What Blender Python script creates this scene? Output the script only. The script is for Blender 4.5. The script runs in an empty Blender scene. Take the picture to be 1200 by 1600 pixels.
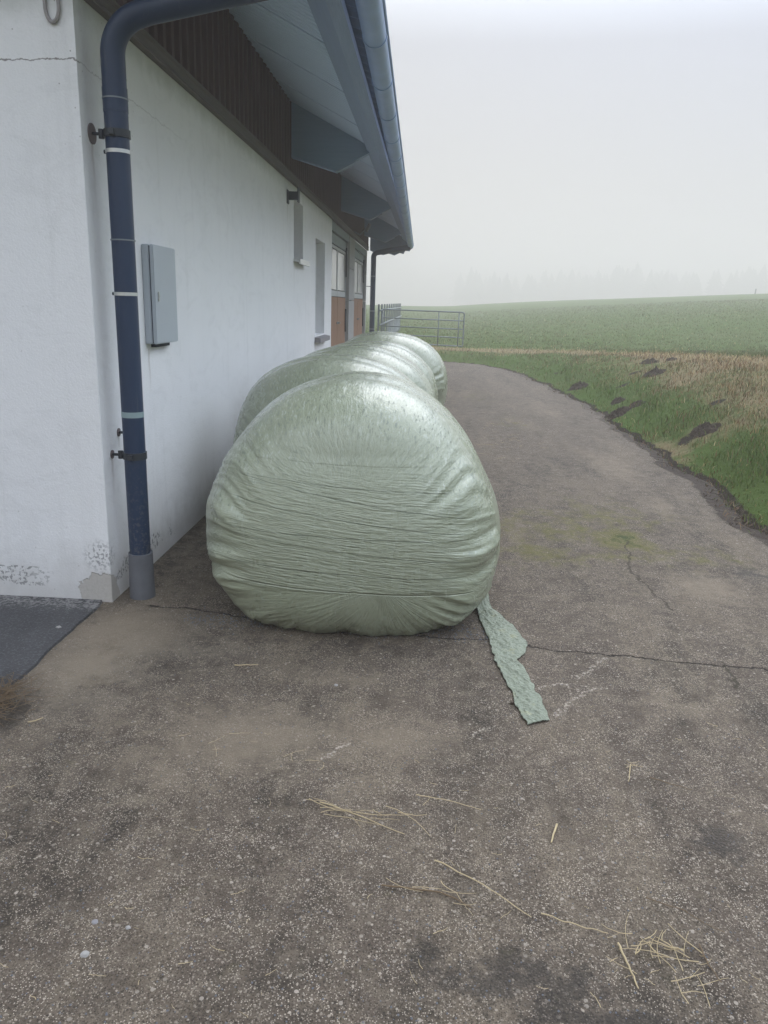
import bpy, bmesh, math, random
import numpy as np
from mathutils import Vector, noise as mn
random.seed(7); rng = np.random.default_rng(7)
sc = bpy.context.scene
COL = sc.collection
PI = math.pi

# ------------------------------------------------------------------ camera
H = 1.55
RX = Vector((0.99836, 0.0478, 0.0)); 
pitch, yaw, roll = math.radians(15.2003), math.radians(-2.7527), math.radians(1.8)
Fv = Vector((math.sin(yaw)*math.cos(pitch), math.cos(yaw)*math.cos(pitch), -math.sin(pitch)))
R0 = Vector((math.cos(yaw), -math.sin(yaw), 0)); U0 = R0.cross(Fv)
Rv = math.cos(roll)*R0 + math.sin(roll)*U0
Uv = -math.sin(roll)*R0 + math.cos(roll)*U0
cam = bpy.data.objects.new('camera', bpy.data.cameras.new('camera')); COL.objects.link(cam)
from mathutils import Matrix
cam.matrix_world = Matrix(((Rv.x, Uv.x, -Fv.x, 0), (Rv.y, Uv.y, -Fv.y, 0), (Rv.z, Uv.z, -Fv.z, H), (0, 0, 0, 1)))
cam.data.sensor_fit = 'VERTICAL'; cam.data.sensor_height = 36; cam.data.lens = 27
cam.data.clip_start = 0.05; cam.data.clip_end = 3000
sc.camera = cam

def gz(px, py, z=0.0):
    """point of the level z seen at a photo pixel"""
    d = Fv + Rv*((px-600)/1200) + Uv*((800-py)/1200)
    t = (z-H)/d.z
    return Vector((d.x*t, d.y*t, z))

# ------------------------------------------------------------------ helpers
def tag(o, label=None, cat=None, group=None, kind=None):
    if label: o['label'] = label
    if cat: o['category'] = cat
    if group: o['group'] = group
    if kind: o['kind'] = kind
    return o

def empty(name, loc=(0, 0, 0)):
    o = bpy.data.objects.new(name, None); COL.objects.link(o); o.location = loc
    o.empty_display_size = .2
    return o

def par(o, parent):
    """parent with the child kept in world place (parents are unrotated)"""
    if parent is not None:
        w = Vector((0, 0, 0)); p = parent
        while p is not None:
            w += p.location; p = p.parent
        o.parent = parent; o.location = o.location - w
    return o

def mesh_obj(name, verts, faces, mat, parent=None, smooth=False, uv=None):
    me = bpy.data.meshes.new(name)
    me.from_pydata([tuple(v) for v in verts], [], [tuple(f) for f in faces])
    if mat is not None: me.materials.append(mat)
    if smooth: me.shade_smooth()
    me.update()
    o = bpy.data.objects.new(name, me); COL.objects.link(o)
    return par(o, parent)

def np_mesh(name, V, Fq, mat, parent=None, smooth=True):
    me = bpy.data.meshes.new(name)
    n, k = Fq.shape
    me.vertices.add(len(V)); me.vertices.foreach_set('co', V.astype(np.float32).ravel())
    me.loops.add(n*k); me.loops.foreach_set('vertex_index', Fq.astype(np.int32).ravel())
    me.polygons.add(n); me.polygons.foreach_set('loop_start', np.arange(0, n*k, k, dtype=np.int32))
    me.polygons.foreach_set('loop_total', np.full(n, k, dtype=np.int32))
    me.update(calc_edges=True); me.validate()
    if mat is not None: me.materials.append(mat)
    if smooth: me.shade_smooth()
    o = bpy.data.objects.new(name, me); COL.objects.link(o)
    return par(o, parent)

class MB:
    def __init__(s): s.v = []; s.f = []
    def box(s, x0, x1, y0, y1, z0, z1):
        b = len(s.v)
        s.v += [(x, y, z) for z in (z0, z1) for y in (y0, y1) for x in (x0, x1)]
        s.f += [tuple(b+i for i in q) for q in ((0, 2, 3, 1), (4, 5, 7, 6), (0, 1, 5, 4), (2, 6, 7, 3), (0, 4, 6, 2), (1, 3, 7, 5))]
        return s
    def tube(s, pts, r, n=12, cap=True, rs=None):
        pts = [Vector(p) for p in pts]; b0 = len(s.v); prev = None
        for i, p in enumerate(pts):
            t = (pts[min(i+1, len(pts)-1)] - pts[max(i-1, 0)]).normalized()
            if prev is None:
                a = Vector((0, 0, 1)) if abs(t.z) < .9 else Vector((1, 0, 0))
                u = t.cross(a).normalized()
            else:
                u = (prev - t*prev.dot(t)).normalized()
            prev = u; w = t.cross(u); rr = rs[i] if rs else r
            for k in range(n):
                a = 2*PI*k/n
                s.v.append(tuple(p + (u*math.cos(a) + w*math.sin(a))*rr))
        for i in range(len(pts)-1):
            for k in range(n):
                a = b0+i*n+k; c = b0+i*n+(k+1) % n
                s.f.append((a, c, c+n, a+n))
        if cap:
            s.f.append(tuple(b0+k for k in range(n))[::-1])
            s.f.append(tuple(b0+(len(pts)-1)*n+k for k in range(n)))
        return s
    def prism(s, poly, axis, a, b):
        """poly in the two other axes, extruded along axis from a to b"""
        n = len(poly); b0 = len(s.v)
        for t in (a, b):
            for (p, q) in poly:
                s.v.append({'x': (t, p, q), 'y': (p, t, q), 'z': (p, q, t)}[axis])
        s.f.append(tuple(range(b0, b0+n))); s.f.append(tuple(range(b0+2*n-1, b0+n-1, -1)))
        for i in range(n):
            j = (i+1) % n
            s.f.append((b0+i, b0+n+i, b0+n+j, b0+j))
        return s
    def build(s, name, mat, parent=None, smooth=False, bevel=0, auto=False):
        o = mesh_obj(name, s.v, s.f, mat, parent)
        bm = bmesh.new(); bm.from_mesh(o.data)
        bmesh.ops.recalc_face_normals(bm, faces=bm.faces)
        if bevel: bmesh.ops.bevel(bm, geom=[e for e in bm.edges], offset=bevel, segments=2, affect='EDGES', clamp_overlap=True)
        if smooth:
            for f in bm.faces: f.smooth = len(f.verts) <= 4
            for e in bm.edges:
                if len(e.link_faces) == 2 and e.calc_face_angle(0) > math.radians(40): e.smooth = False
        bm.to_mesh(o.data); bm.free()
        return o

# ------------------------------------------------------------------ material helper
class NT:
    def __init__(s, name):
        s.m = bpy.data.materials.new(name); s.m.use_nodes = True
        s.t = s.m.node_tree; s.n = s.t.nodes; s.l = s.t.links
        s.b = s.n['Principled BSDF']
    def new(s, t, **k):
        nd = s.n.new(t)
        for a, v in k.items(): setattr(nd, a, v)
        return nd
    def put(s, v, sock):
        if isinstance(v, bpy.types.NodeSocket): s.l.new(v, sock)
        elif v is not None:
            if hasattr(sock, 'default_value'):
                try: sock.default_value = v
                except Exception:
                    sock.default_value = tuple(v) + (1,) if len(v) == 3 else v
    def math(s, op, a, b=None, c=None, clamp=False):
        nd = s.new('ShaderNodeMath', operation=op, use_clamp=clamp)
        s.put(a, nd.inputs[0]); s.put(b, nd.inputs[1]); s.put(c, nd.inputs[2]); return nd.outputs[0]
    def coord(s, w='Object'): return s.new('ShaderNodeTexCoord').outputs[w]
    def pos(s): return s.new('ShaderNodeNewGeometry').outputs['Position']
    def nrm(s): return s.new('ShaderNodeNewGeometry').outputs['Normal']
    def sep(s, v):
        nd = s.new('ShaderNodeSeparateXYZ'); s.put(v, nd.inputs[0]); return nd.outputs
    def comb(s, x, y, z):
        nd = s.new('ShaderNodeCombineXYZ'); s.put(x, nd.inputs[0]); s.put(y, nd.inputs[1]); s.put(z, nd.inputs[2]); return nd.outputs[0]
    def map(s, v, sc=(1, 1, 1), loc=(0, 0, 0), rot=(0, 0, 0)):
        nd = s.new('ShaderNodeMapping'); s.put(v, nd.inputs[0])
        nd.inputs['Location'].default_value = loc; nd.inputs['Scale'].default_value = sc; nd.inputs['Rotation'].default_value = rot
        return nd.outputs[0]
    def noise(s, v, scale, detail=4, rough=.55, dist=0, col=False):
        nd = s.new('ShaderNodeTexNoise'); s.put(v, nd.inputs['Vector'])
        nd.inputs['Scale'].default_value = scale; nd.inputs['Detail'].default_value = detail
        nd.inputs['Roughness'].default_value = rough; nd.inputs['Distortion'].default_value = dist
        return nd.outputs['Color' if col else 'Fac']
    def vor(s, v, scale, out='Distance', feature='F1', rand=1):
        nd = s.new('ShaderNodeTexVoronoi', feature=feature); s.put(v, nd.inputs['Vector']); nd.inputs['Scale'].default_value = scale
        nd.inputs['Randomness'].default_value = rand
        return nd.outputs[out]
    def ramp(s, f, stops, interp='LINEAR'):
        nd = s.new('ShaderNodeValToRGB'); s.put(f, nd.inputs[0]); cr = nd.color_ramp; cr.interpolation = interp
        while len(cr.elements) < len(stops): cr.elements.new(.5)
        for e, (p, c) in zip(cr.elements, stops):
            e.position = p; e.color = (c, c, c, 1) if isinstance(c, (int, float)) else tuple(c) + (1,)
        return nd.outputs[0]
    def step(s, f, a, b):
        nd = s.new('ShaderNodeMapRange', interpolation_type='SMOOTHSTEP'); s.put(f, nd.inputs[0])
        nd.inputs[1].default_value = a; nd.inputs[2].default_value = b
        return nd.outputs[0]
    def mix(s, f, a, b, blend='MIX'):
        nd = s.new('ShaderNodeMix', data_type='RGBA', blend_type=blend); s.put(f, nd.inputs[0])
        s.put(a if isinstance(a, bpy.types.NodeSocket) else tuple(a)+(1,), nd.inputs[6])
        s.put(b if isinstance(b, bpy.types.NodeSocket) else tuple(b)+(1,), nd.inputs[7]); return nd.outputs[2]
    def bump(s, h, dist, strength=1, prev=None):
        nd = s.new('ShaderNodeBump'); s.put(h, nd.inputs['Height']); nd.inputs['Distance'].default_value = dist
        nd.inputs['Strength'].default_value = strength
        if prev is not None: s.l.new(prev, nd.inputs['Normal'])
        return nd.outputs[0]
    def attr(s, name, out='Fac'):
        nd = s.new('ShaderNodeAttribute'); nd.attribute_name = name; return nd.outputs[out]
    def vm(s, op, a, b=None):
        nd = s.new('ShaderNodeVectorMath', operation=op); s.put(a, nd.inputs[0]); s.put(b, nd.inputs[1]); return nd.outputs[0]
    def out(s, col=None, rough=None, normal=None, metal=None, spec=None, **k):
        s.put(col if not isinstance(col, tuple) else col+(1,), s.b.inputs['Base Color'])
        s.put(rough, s.b.inputs['Roughness']); s.put(normal, s.b.inputs['Normal'])
        s.put(metal, s.b.inputs['Metallic']); s.put(spec, s.b.inputs['Specular IOR Level'])
        for a, v in k.items(): s.put(v, s.b.inputs[a.replace('_', ' ')])
        return s.m

def simple(name, col, rough=.5, metal=0, var=.12, scale=12, bump=0.0, bscale=200):
    t = NT(name); p = t.pos()
    n = t.noise(p, scale, 5, .6)
    f = t.math('MULTIPLY_ADD', n, 2*var, 1-var)
    c = t.mix(1, col, t.comb(f, f, f), 'MULTIPLY')
    r = t.math('MULTIPLY_ADD', t.noise(p, scale*2.3, 4), .2, rough-.1)
    nn = t.bump(t.noise(p, bscale, 3), bump) if bump else None
    return t.out(c, r, nn, metal)

# ------------------------------------------------------------------ materials
def m_plaster():
    t = NT('white_plaster'); p = t.pos(); x, y, z = t.sep(p)
    big = t.noise(p, 1.1, 5, .6); med = t.noise(p, 7, 4, .6)
    col = t.mix(t.math('MULTIPLY', t.step(big, .35, .75), .35), (.83, .83, .84), (.75, .755, .765))
    # rain streaks running down
    st = t.noise(t.map(p, (6, 6, .35)), 1.6, 4, .6)
    col = t.mix(t.math('MULTIPLY', t.step(st, .52, .8), .16), col, (.42, .42, .41))
    # fine dirt specks
    sp = t.math('LESS_THAN', t.vor(p, 16), .055)
    sp = t.math('MULTIPLY', sp, t.step(t.noise(p, 1.7, 2), .42, .66))
    col = t.mix(t.math('MULTIPLY', sp, .6), col, (.22, .2, .18))
    # greenish shadow line under the eaves board, painted into the plaster colour
    zz = t.math('ADD', z, t.math('MULTIPLY', t.math('SUBTRACT', med, .5), .14))
    col = t.mix(t.math('MULTIPLY', t.step(zz, 2.66, 2.82), .45), col, (.26, .29, .23))
    # splash zone at the foot
    low = t.step(t.math('ADD', z, t.math('MULTIPLY', t.math('SUBTRACT', med, .5), .3)), .34, .0)
    col = t.mix(t.math('MULTIPLY', low, .55), col, (.42, .40, .38))
    flk = t.math('MULTIPLY', t.math('LESS_THAN', t.math('ABSOLUTE', t.math('SUBTRACT', z, t.math('MULTIPLY_ADD', t.noise(p, 2, 2), .1, .09))), .055), t.step(t.noise(p, 42, 4, .65), .53, .56))
    flk = t.math('MULTIPLY', flk, t.step(t.noise(t.map(p, loc=(3.1, 1, 0)), 2.6, 2), .47, .55))
    col = t.mix(t.math('MULTIPLY', flk, .85), col, (.27, .27, .27))
    # broken plaster at the corner
    dv = t.new('ShaderNodeVectorMath', operation='DISTANCE'); t.put(p, dv.inputs[0]); dv.inputs[1].default_value = (-1.63, 3.65, .04)
    cd = t.math('ADD', dv.outputs['Value'], t.math('MULTIPLY', t.math('SUBTRACT', t.noise(p, 18, 4), .5), .12))
    brk = t.step(cd, .128, .120)
    col = t.mix(brk, col, t.mix(t.noise(p, 60, 4), (.40, .37, .34), (.54, .52, .49)))
    dv2 = t.new('ShaderNodeVectorMath', operation='DISTANCE'); t.put(p, dv2.inputs[0]); dv2.inputs[1].default_value = (-1.63, 3.665, .25)
    c2 = t.math('MULTIPLY', t.step(dv2.outputs['Value'], .11, .03), t.step(t.noise(p, 60, 3), .5, .56))
    col = t.mix(t.math('MULTIPLY', c2, .8), col, (.27, .27, .28))
    for (fy, fz, ln_) in ((3.775, 2.24, .30), (3.775, .745, .22), (3.875, .845, .10), (8.85, 2.56, .35), (9.28, 1.98, .5), (11.03, 1.0, .45), (4.38, 1.26, .3)):
        dy_ = t.math('ABSOLUTE', t.math('ADD', t.math('SUBTRACT', y, fy), t.math('MULTIPLY', t.math('SUBTRACT', t.noise(p, 9, 3), .5), .03)))
        ru = t.math('MULTIPLY', t.step(dy_, .022, .0), t.math('MULTIPLY', t.step(z, fz-ln_, fz), t.math('LESS_THAN', z, fz)))
        col = t.mix(t.math('MULTIPLY', ru, .42), col, (.27, .22, .18))
    tm = t.noise(t.map(p, (1, 1, 1.8)), 2.6, 7, .8, 1.2)
    col = t.mix(t.math('MULTIPLY', t.step(tm, .50, .60), .10), col, (.48, .48, .48))
    # hairline crack
    yy = t.math('ADD', t.math('MULTIPLY', t.noise(p, 5, 5, .7), .06), t.math('MULTIPLY', t.noise(p, 40, 3), .012))
    ck = t.math('ABSOLUTE', t.math('SUBTRACT', t.math('SUBTRACT', z, yy), t.math('MULTIPLY_ADD', t.math('SUBTRACT', y, 3.665), -.02, 2.495)))
    ckm = t.math('MULTIPLY', t.step(ck, .0042, .0012), t.step(y, 5.6, 4.4))
    col = t.mix(t.math('MULTIPLY', ckm, t.math('SUBTRACT', .8, t.math('MULTIPLY', t.step(y, 3.67, 3.72), .5))), col, (.16, .14, .13))
    g = t.noise(p, 95, 5, .65); g2 = t.noise(p, 30, 4, .6)
    h = t.math('ADD', t.math('MULTIPLY', g, .7), t.math('MULTIPLY', g2, .55))
    h = t.math('SUBTRACT', h, t.math('MULTIPLY', brk, 1.5)); h = t.math('SUBTRACT', h, t.math('MULTIPLY', flk, .8))
    return t.out(col, .92, t.bump(h, .0055, .6), spec=.2)

def m_concrete():
    t = NT('yard_concrete'); p = t.pos(); x, y, z = t.sep(p)
    big = t.noise(p, .8, 5, .6); med = t.noise(p, 4.5, 6, .65); fine = t.noise(p, 45, 5, .7)
    cd = t.mix(med, (.026, .021, .018), (.120, .103, .088))
    cd = t.mix(t.math('MULTIPLY', t.step(big, .35, .7), .5), cd, (.082, .070, .058))
    cd = t.mix(t.math('MULTIPLY', t.step(t.noise(t.map(p, loc=(9, 2, 0)), 1.9, 6, .7), .52, .72), .6), cd, (.030, .026, .022))
    cd = t.mix(t.math('MULTIPLY', t.step(t.noise(t.map(p, (2.2, .45, 1), (4, 1, 0)), 1.3, 6, .7), .46, .66), .75), cd, (.125, .108, .086))
    cd = t.mix(t.math('MULTIPLY', t.step(t.noise(t.map(p, (1.6, .5, 1), (1, 7, 0)), 1.7, 6, .75), .50, .66), .8), cd, (.026, .023, .020))
    cd = t.mix(t.math('MULTIPLY', t.step(t.noise(p, 11, 6, .75), .42, .62), .45), cd, (.15, .132, .108))
    # exposed aggregate, two sizes of stones
    c1 = t.vor(p, 140, 'Color'); d1 = t.vor(p, 140)
    s1 = t.sep(c1)
    agc = t.ramp(s1[0], [(0, (.014, .012, .010)), (.40, (.050, .044, .038)), (.68, (.105, .093, .080)), (.88, (.22, .20, .175)), (1, (.36, .34, .31))], 'LINEAR')
    worn = t.step(t.noise(p, 3.0, 4, .6), .3, .7)
    worn = t.math('MULTIPLY', worn, t.step(t.noise(t.map(p, loc=(5, 5, 0)), 1.1, 5, .7), .30, .58))
    m1 = t.math('MULTIPLY', t.step(d1, .5, .3), t.math('MULTIPLY_ADD', worn, .65, .3))
    col = t.mix(m1, cd, agc)
    c2 = t.vor(p, 270, 'Color'); s2 = t.sep(c2)
    m2 = t.math('MULTIPLY', t.math('GREATER_THAN', s2[1], .76), t.step(t.vor(p, 270), .55, .3))
    col = t.mix(t.math('MULTIPLY', m2, t.step(t.noise(p, 7, 5, .7), .32, .62)), col, (.36, .335, .30))
    m2b = t.math('MULTIPLY', t.math('LESS_THAN', s2[1], .32), t.step(t.vor(p, 270), .6, .3))
    col = t.mix(t.math('MULTIPLY', m2b, .7), col, (.014, .012, .010))
    # a few bigger pale stones
    c3 = t.sep(t.vor(p, 34, 'Color')); d3 = t.math('ADD', t.vor(p, 34), t.math('MULTIPLY', t.noise(p, 120, 2), .1))
    m3 = t.math('MULTIPLY', t.math('GREATER_THAN', c3[2], .90), t.step(d3, .26, .20))
    c4 = t.sep(t.vor(p, 66, 'Color')); d4 = t.math('ADD', t.vor(p, 66), t.math('MULTIPLY', t.noise(p, 200, 2), .12))
    m4 = t.math('MULTIPLY', t.math('GREATER_THAN', c4[2], .78), t.step(d4, .34, .27))
    col = t.mix(t.math('MULTIPLY', m4, .85), col, t.ramp(c4[0], [(0, (.03, .027, .024)), (.5, (.12, .108, .095)), (1, (.31, .29, .26))]))
    col = t.mix(m3, col, t.ramp(c3[0], [(0, (.13, .12, .105)), (1, (.27, .255, .235))]))
    dk = t.attr('dark'); ms = t.attr('moss'); pl = t.attr('pale'); md = t.attr('mud'); fl = t.attr('smooth_patch')
    wob = t.math('SUBTRACT', t.noise(p, 9, 5, .7), .5)
    fl = t.math('MULTIPLY', fl, t.step(t.noise(p, 5.5, 6, .75), .34, .56))
    wob3 = t.math('MULTIPLY', t.math('SUBTRACT', t.noise(t.map(p, (1.4, .7, 1)), 3.2, 6, .75), .5), 2.2)
    ms = t.math('ADD', ms, t.math('MULTIPLY', wob3, t.step(ms, .02, .3)))
    # smoother trowelled patch next to the wall: covers the stones
    col = t.mix(t.math('MULTIPLY', fl, .62), col, t.mix(t.noise(p, 30, 6, .75), (.105, .096, .082), (.225, .206, .178)))
    col = t.mix(t.math('MULTIPLY', t.step(t.math('ADD', dk, t.math('ADD', t.math('MULTIPLY', wob, 2.4), t.math('MULTIPLY', t.math('SUBTRACT', fine, .5), 1.3))), .30, .85), .72), col, (.018, .016, .015))
    col = t.mix(t.math('MULTIPLY', t.step(t.math('ADD', ms, t.math('MULTIPLY', wob, 1.6)), .12, .9), .62), col, t.mix(t.noise(p, 26, 4), (.052, .060, .008), (.135, .132, .030)))
    col = t.mix(t.math('MULTIPLY', t.step(t.math('ADD', ms, wob), .75, 1.15), .8), col, (.022, .045, .014))
    col = t.mix(t.math('MULTIPLY', t.step(t.math('ADD', pl, wob), .15, .8), .62), col, (.185, .163, .132))
    mm = t.step(t.math('ADD', md, t.math('MULTIPLY', wob, .9)), .35, .7)
    col = t.mix(t.math('MULTIPLY', mm, .85), col, t.mix(t.noise(p, 25, 5), (.014, .010, .009), (.045, .034, .028)))
    # cracks and scratches as lines on the ground plane
    wn = t.noise(p, 4, 5, .7, col=True); wn2 = t.noise(p, 30, 3, .6, col=True)
    q = t.vm('ADD', p, t.vm('MULTIPLY', t.vm('SUBTRACT', wn, (.5, .5, .5)), (.16, .16, 0)))
    q = t.vm('ADD', q, t.vm('MULTIPLY', t.vm('SUBTRACT', wn2, (.5, .5, .5)), (.03, .03, 0)))
    qx, qy, _ = t.sep(q)
    def seg(a, b):
        a = gz(*a); b = gz(*b); L = (b-a).length; ux, uy = (b.x-a.x)/L, (b.y-a.y)/L
        dx = t.math('SUBTRACT', qx, a.x); dy = t.math('SUBTRACT', qy, a.y)
        s = t.math('ADD', t.math('MULTIPLY', dx, ux), t.math('MULTIPLY', dy, uy))
        n = t.math('ABSOLUTE', t.math('SUBTRACT', t.math('MULTIPLY', dx, uy), t.math('MULTIPLY', dy, ux)))
        o = t.math('MAXIMUM', t.math('SUBTRACT', 0, s), t.math('SUBTRACT', s, L)); o = t.math('MAXIMUM', o, 0)
        return t.math('ADD', n, o)
    def poly(pts):
        d = None
        for a, b in zip(pts, pts[1:]):
            e = seg(a, b); d = e if d is None else t.math('MINIMUM', d, e)
        return d
    joint = poly([(235, 944), (330, 957), (500, 985), (760, 1000), (900, 1018), (1230, 1052)])
    moss = poly([(978, 845), (988, 895), (1050, 955)]); c3_ = poly([(1130, 1035), (1152, 1075)])
    col = t.mix(t.math('MULTIPLY', t.step(joint, .0085, .003), .85), col, (.010, .008, .008))
    col = t.mix(t.math('MULTIPLY', t.step(t.math('MINIMUM', moss, c3_), .010, .003), .8), col, (.028, .026, .018))
    ch = poly([(838, 1078), (885, 1068), (945, 1075)]); ch = t.math('MINIMUM', ch, poly([(872, 1118), (930, 1072)]))
    ch = t.math('MINIMUM', ch, poly([(905, 1060), (955, 1028)])); ch = t.math('MINIMUM', ch, poly([(500, 1190), (550, 1163)]))
    ch = t.math('MINIMUM', ch, poly([(740, 1155), (765, 1135)]))
    chm = t.math('MULTIPLY', t.step(ch, .013, .003), t.step(t.noise(p, 60, 4, .7), .46, .62))
    col = t.mix(t.math('MULTIPLY', chm, .8), col, (.36, .345, .32))
    # tyre treads pressed into the mud at the edge
    tr = t.math('SINE', t.math('MULTIPLY', t.math('ADD', y, t.math('MULTIPLY', x, .8)), 38))
    h = t.math('ADD', t.math('MULTIPLY', t.math('SUBTRACT', 1, d1), .9), t.math('MULTIPLY', fine, .8))
    h = t.math('MULTIPLY', h, t.math('SUBTRACT', 1, t.math('MULTIPLY', fl, .55)))
    h = t.math('SUBTRACT', h, t.math('MULTIPLY', t.step(joint, .012, .0), 2.5))
    nb = t.bump(h, .0040, 1)
    nb = t.bump(t.math('MULTIPLY', t.math('MULTIPLY', tr, mm), t.step(t.noise(p, 6, 4, .7), .46, .66)), .014, .8, nb)
    nb = t.bump(t.math('MULTIPLY', t.noise(p, 14, 5, .7), mm), .03, .8, nb)
    r = t.math('SUBTRACT', .86, t.math('MULTIPLY', t.step(t.math('ADD', dk, wob), .25, .8), .22))
    col = t.mix(1, col, (1.24, 1.14, 1.04), 'MULTIPLY')
    return t.out(col, r, nb, spec=.22)

def m_asphalt():
    t = NT('asphalt'); p = t.pos(); x, y, z = t.sep(p)
    col = t.mix(t.noise(p, 5, 6, .7), (.032, .031, .033), (.078, .076, .080))
    s = t.sep(t.vor(p, 150, 'Color')); col = t.mix(t.math('MULTIPLY', t.math('GREATER_THAN', s[0], .82), .5), col, (.12, .12, .13))
    # lime crumbs washed off the wall
    f = t.math('ADD', t.math('MULTIPLY', t.math('SUBTRACT', y, 3.64), 2.6), t.noise(p, 38, 6, .75))
    col = t.mix(t.math('MULTIPLY', t.math('MULTIPLY', t.step(f, .12, .34), t.step(t.noise(p, 55, 5, .7), .45, .55)), .75), col, (.27, .26, .255))
    h = t.math('ADD', t.vor(p, 130), t.noise(p, 50, 4))
    return t.out(col, .8, t.bump(h, .004, .8), spec=.4)

def m_earth():
    t = NT('dark_earth'); p = t.pos()
    col = t.mix(t.noise(p, 22, 6, .75), (.022, .016, .012), (.090, .066, .050))
    return t.out(col, .95, t.bump(t.noise(p, 40, 5, .7), .03), spec=.15)

def m_ground():
    t = NT('field_turf'); p = t.pos()
    dry = t.attr('dry'); soil = t.attr('soil')
    n1 = t.noise(p, .35, 6, .65); n2 = t.noise(p, 5, 6, .7); n3 = t.noise(p, 60, 4, .7)
    gr = t.mix(n2, (.052, .092, .014), (.102, .168, .032))
    gr = t.mix(t.math('MULTIPLY', t.step(n1, .4, .7), .45), gr, (.115, .13, .05))
    dr = t.mix(n3, (.16, .125, .065), (.36, .29, .165))
    f = t.step(t.math('ADD', dry, t.math('SUBTRACT', n2, .5)), .35, .85)
    col = t.mix(f, gr, dr)
    col = t.mix(t.math('MULTIPLY', t.step(n3, .45, .3), .5), col, (.030, .026, .016))
    col = t.mix(t.step(t.math('ADD', soil, t.math('MULTIPLY', t.math('SUBTRACT', n2, .5), 1.2)), .45, .65), col, t.mix(n3, (.018, .013, .010), (.055, .040, .030)))
    return t.out(col, .95, t.bump(t.math('ADD', n3, n2), .05, .9), spec=.1)

def m_blades():
    t = NT('grass_blades')
    c = t.attr('tint', 'Color')
    return t.out(c, .6, spec=.25)

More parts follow.
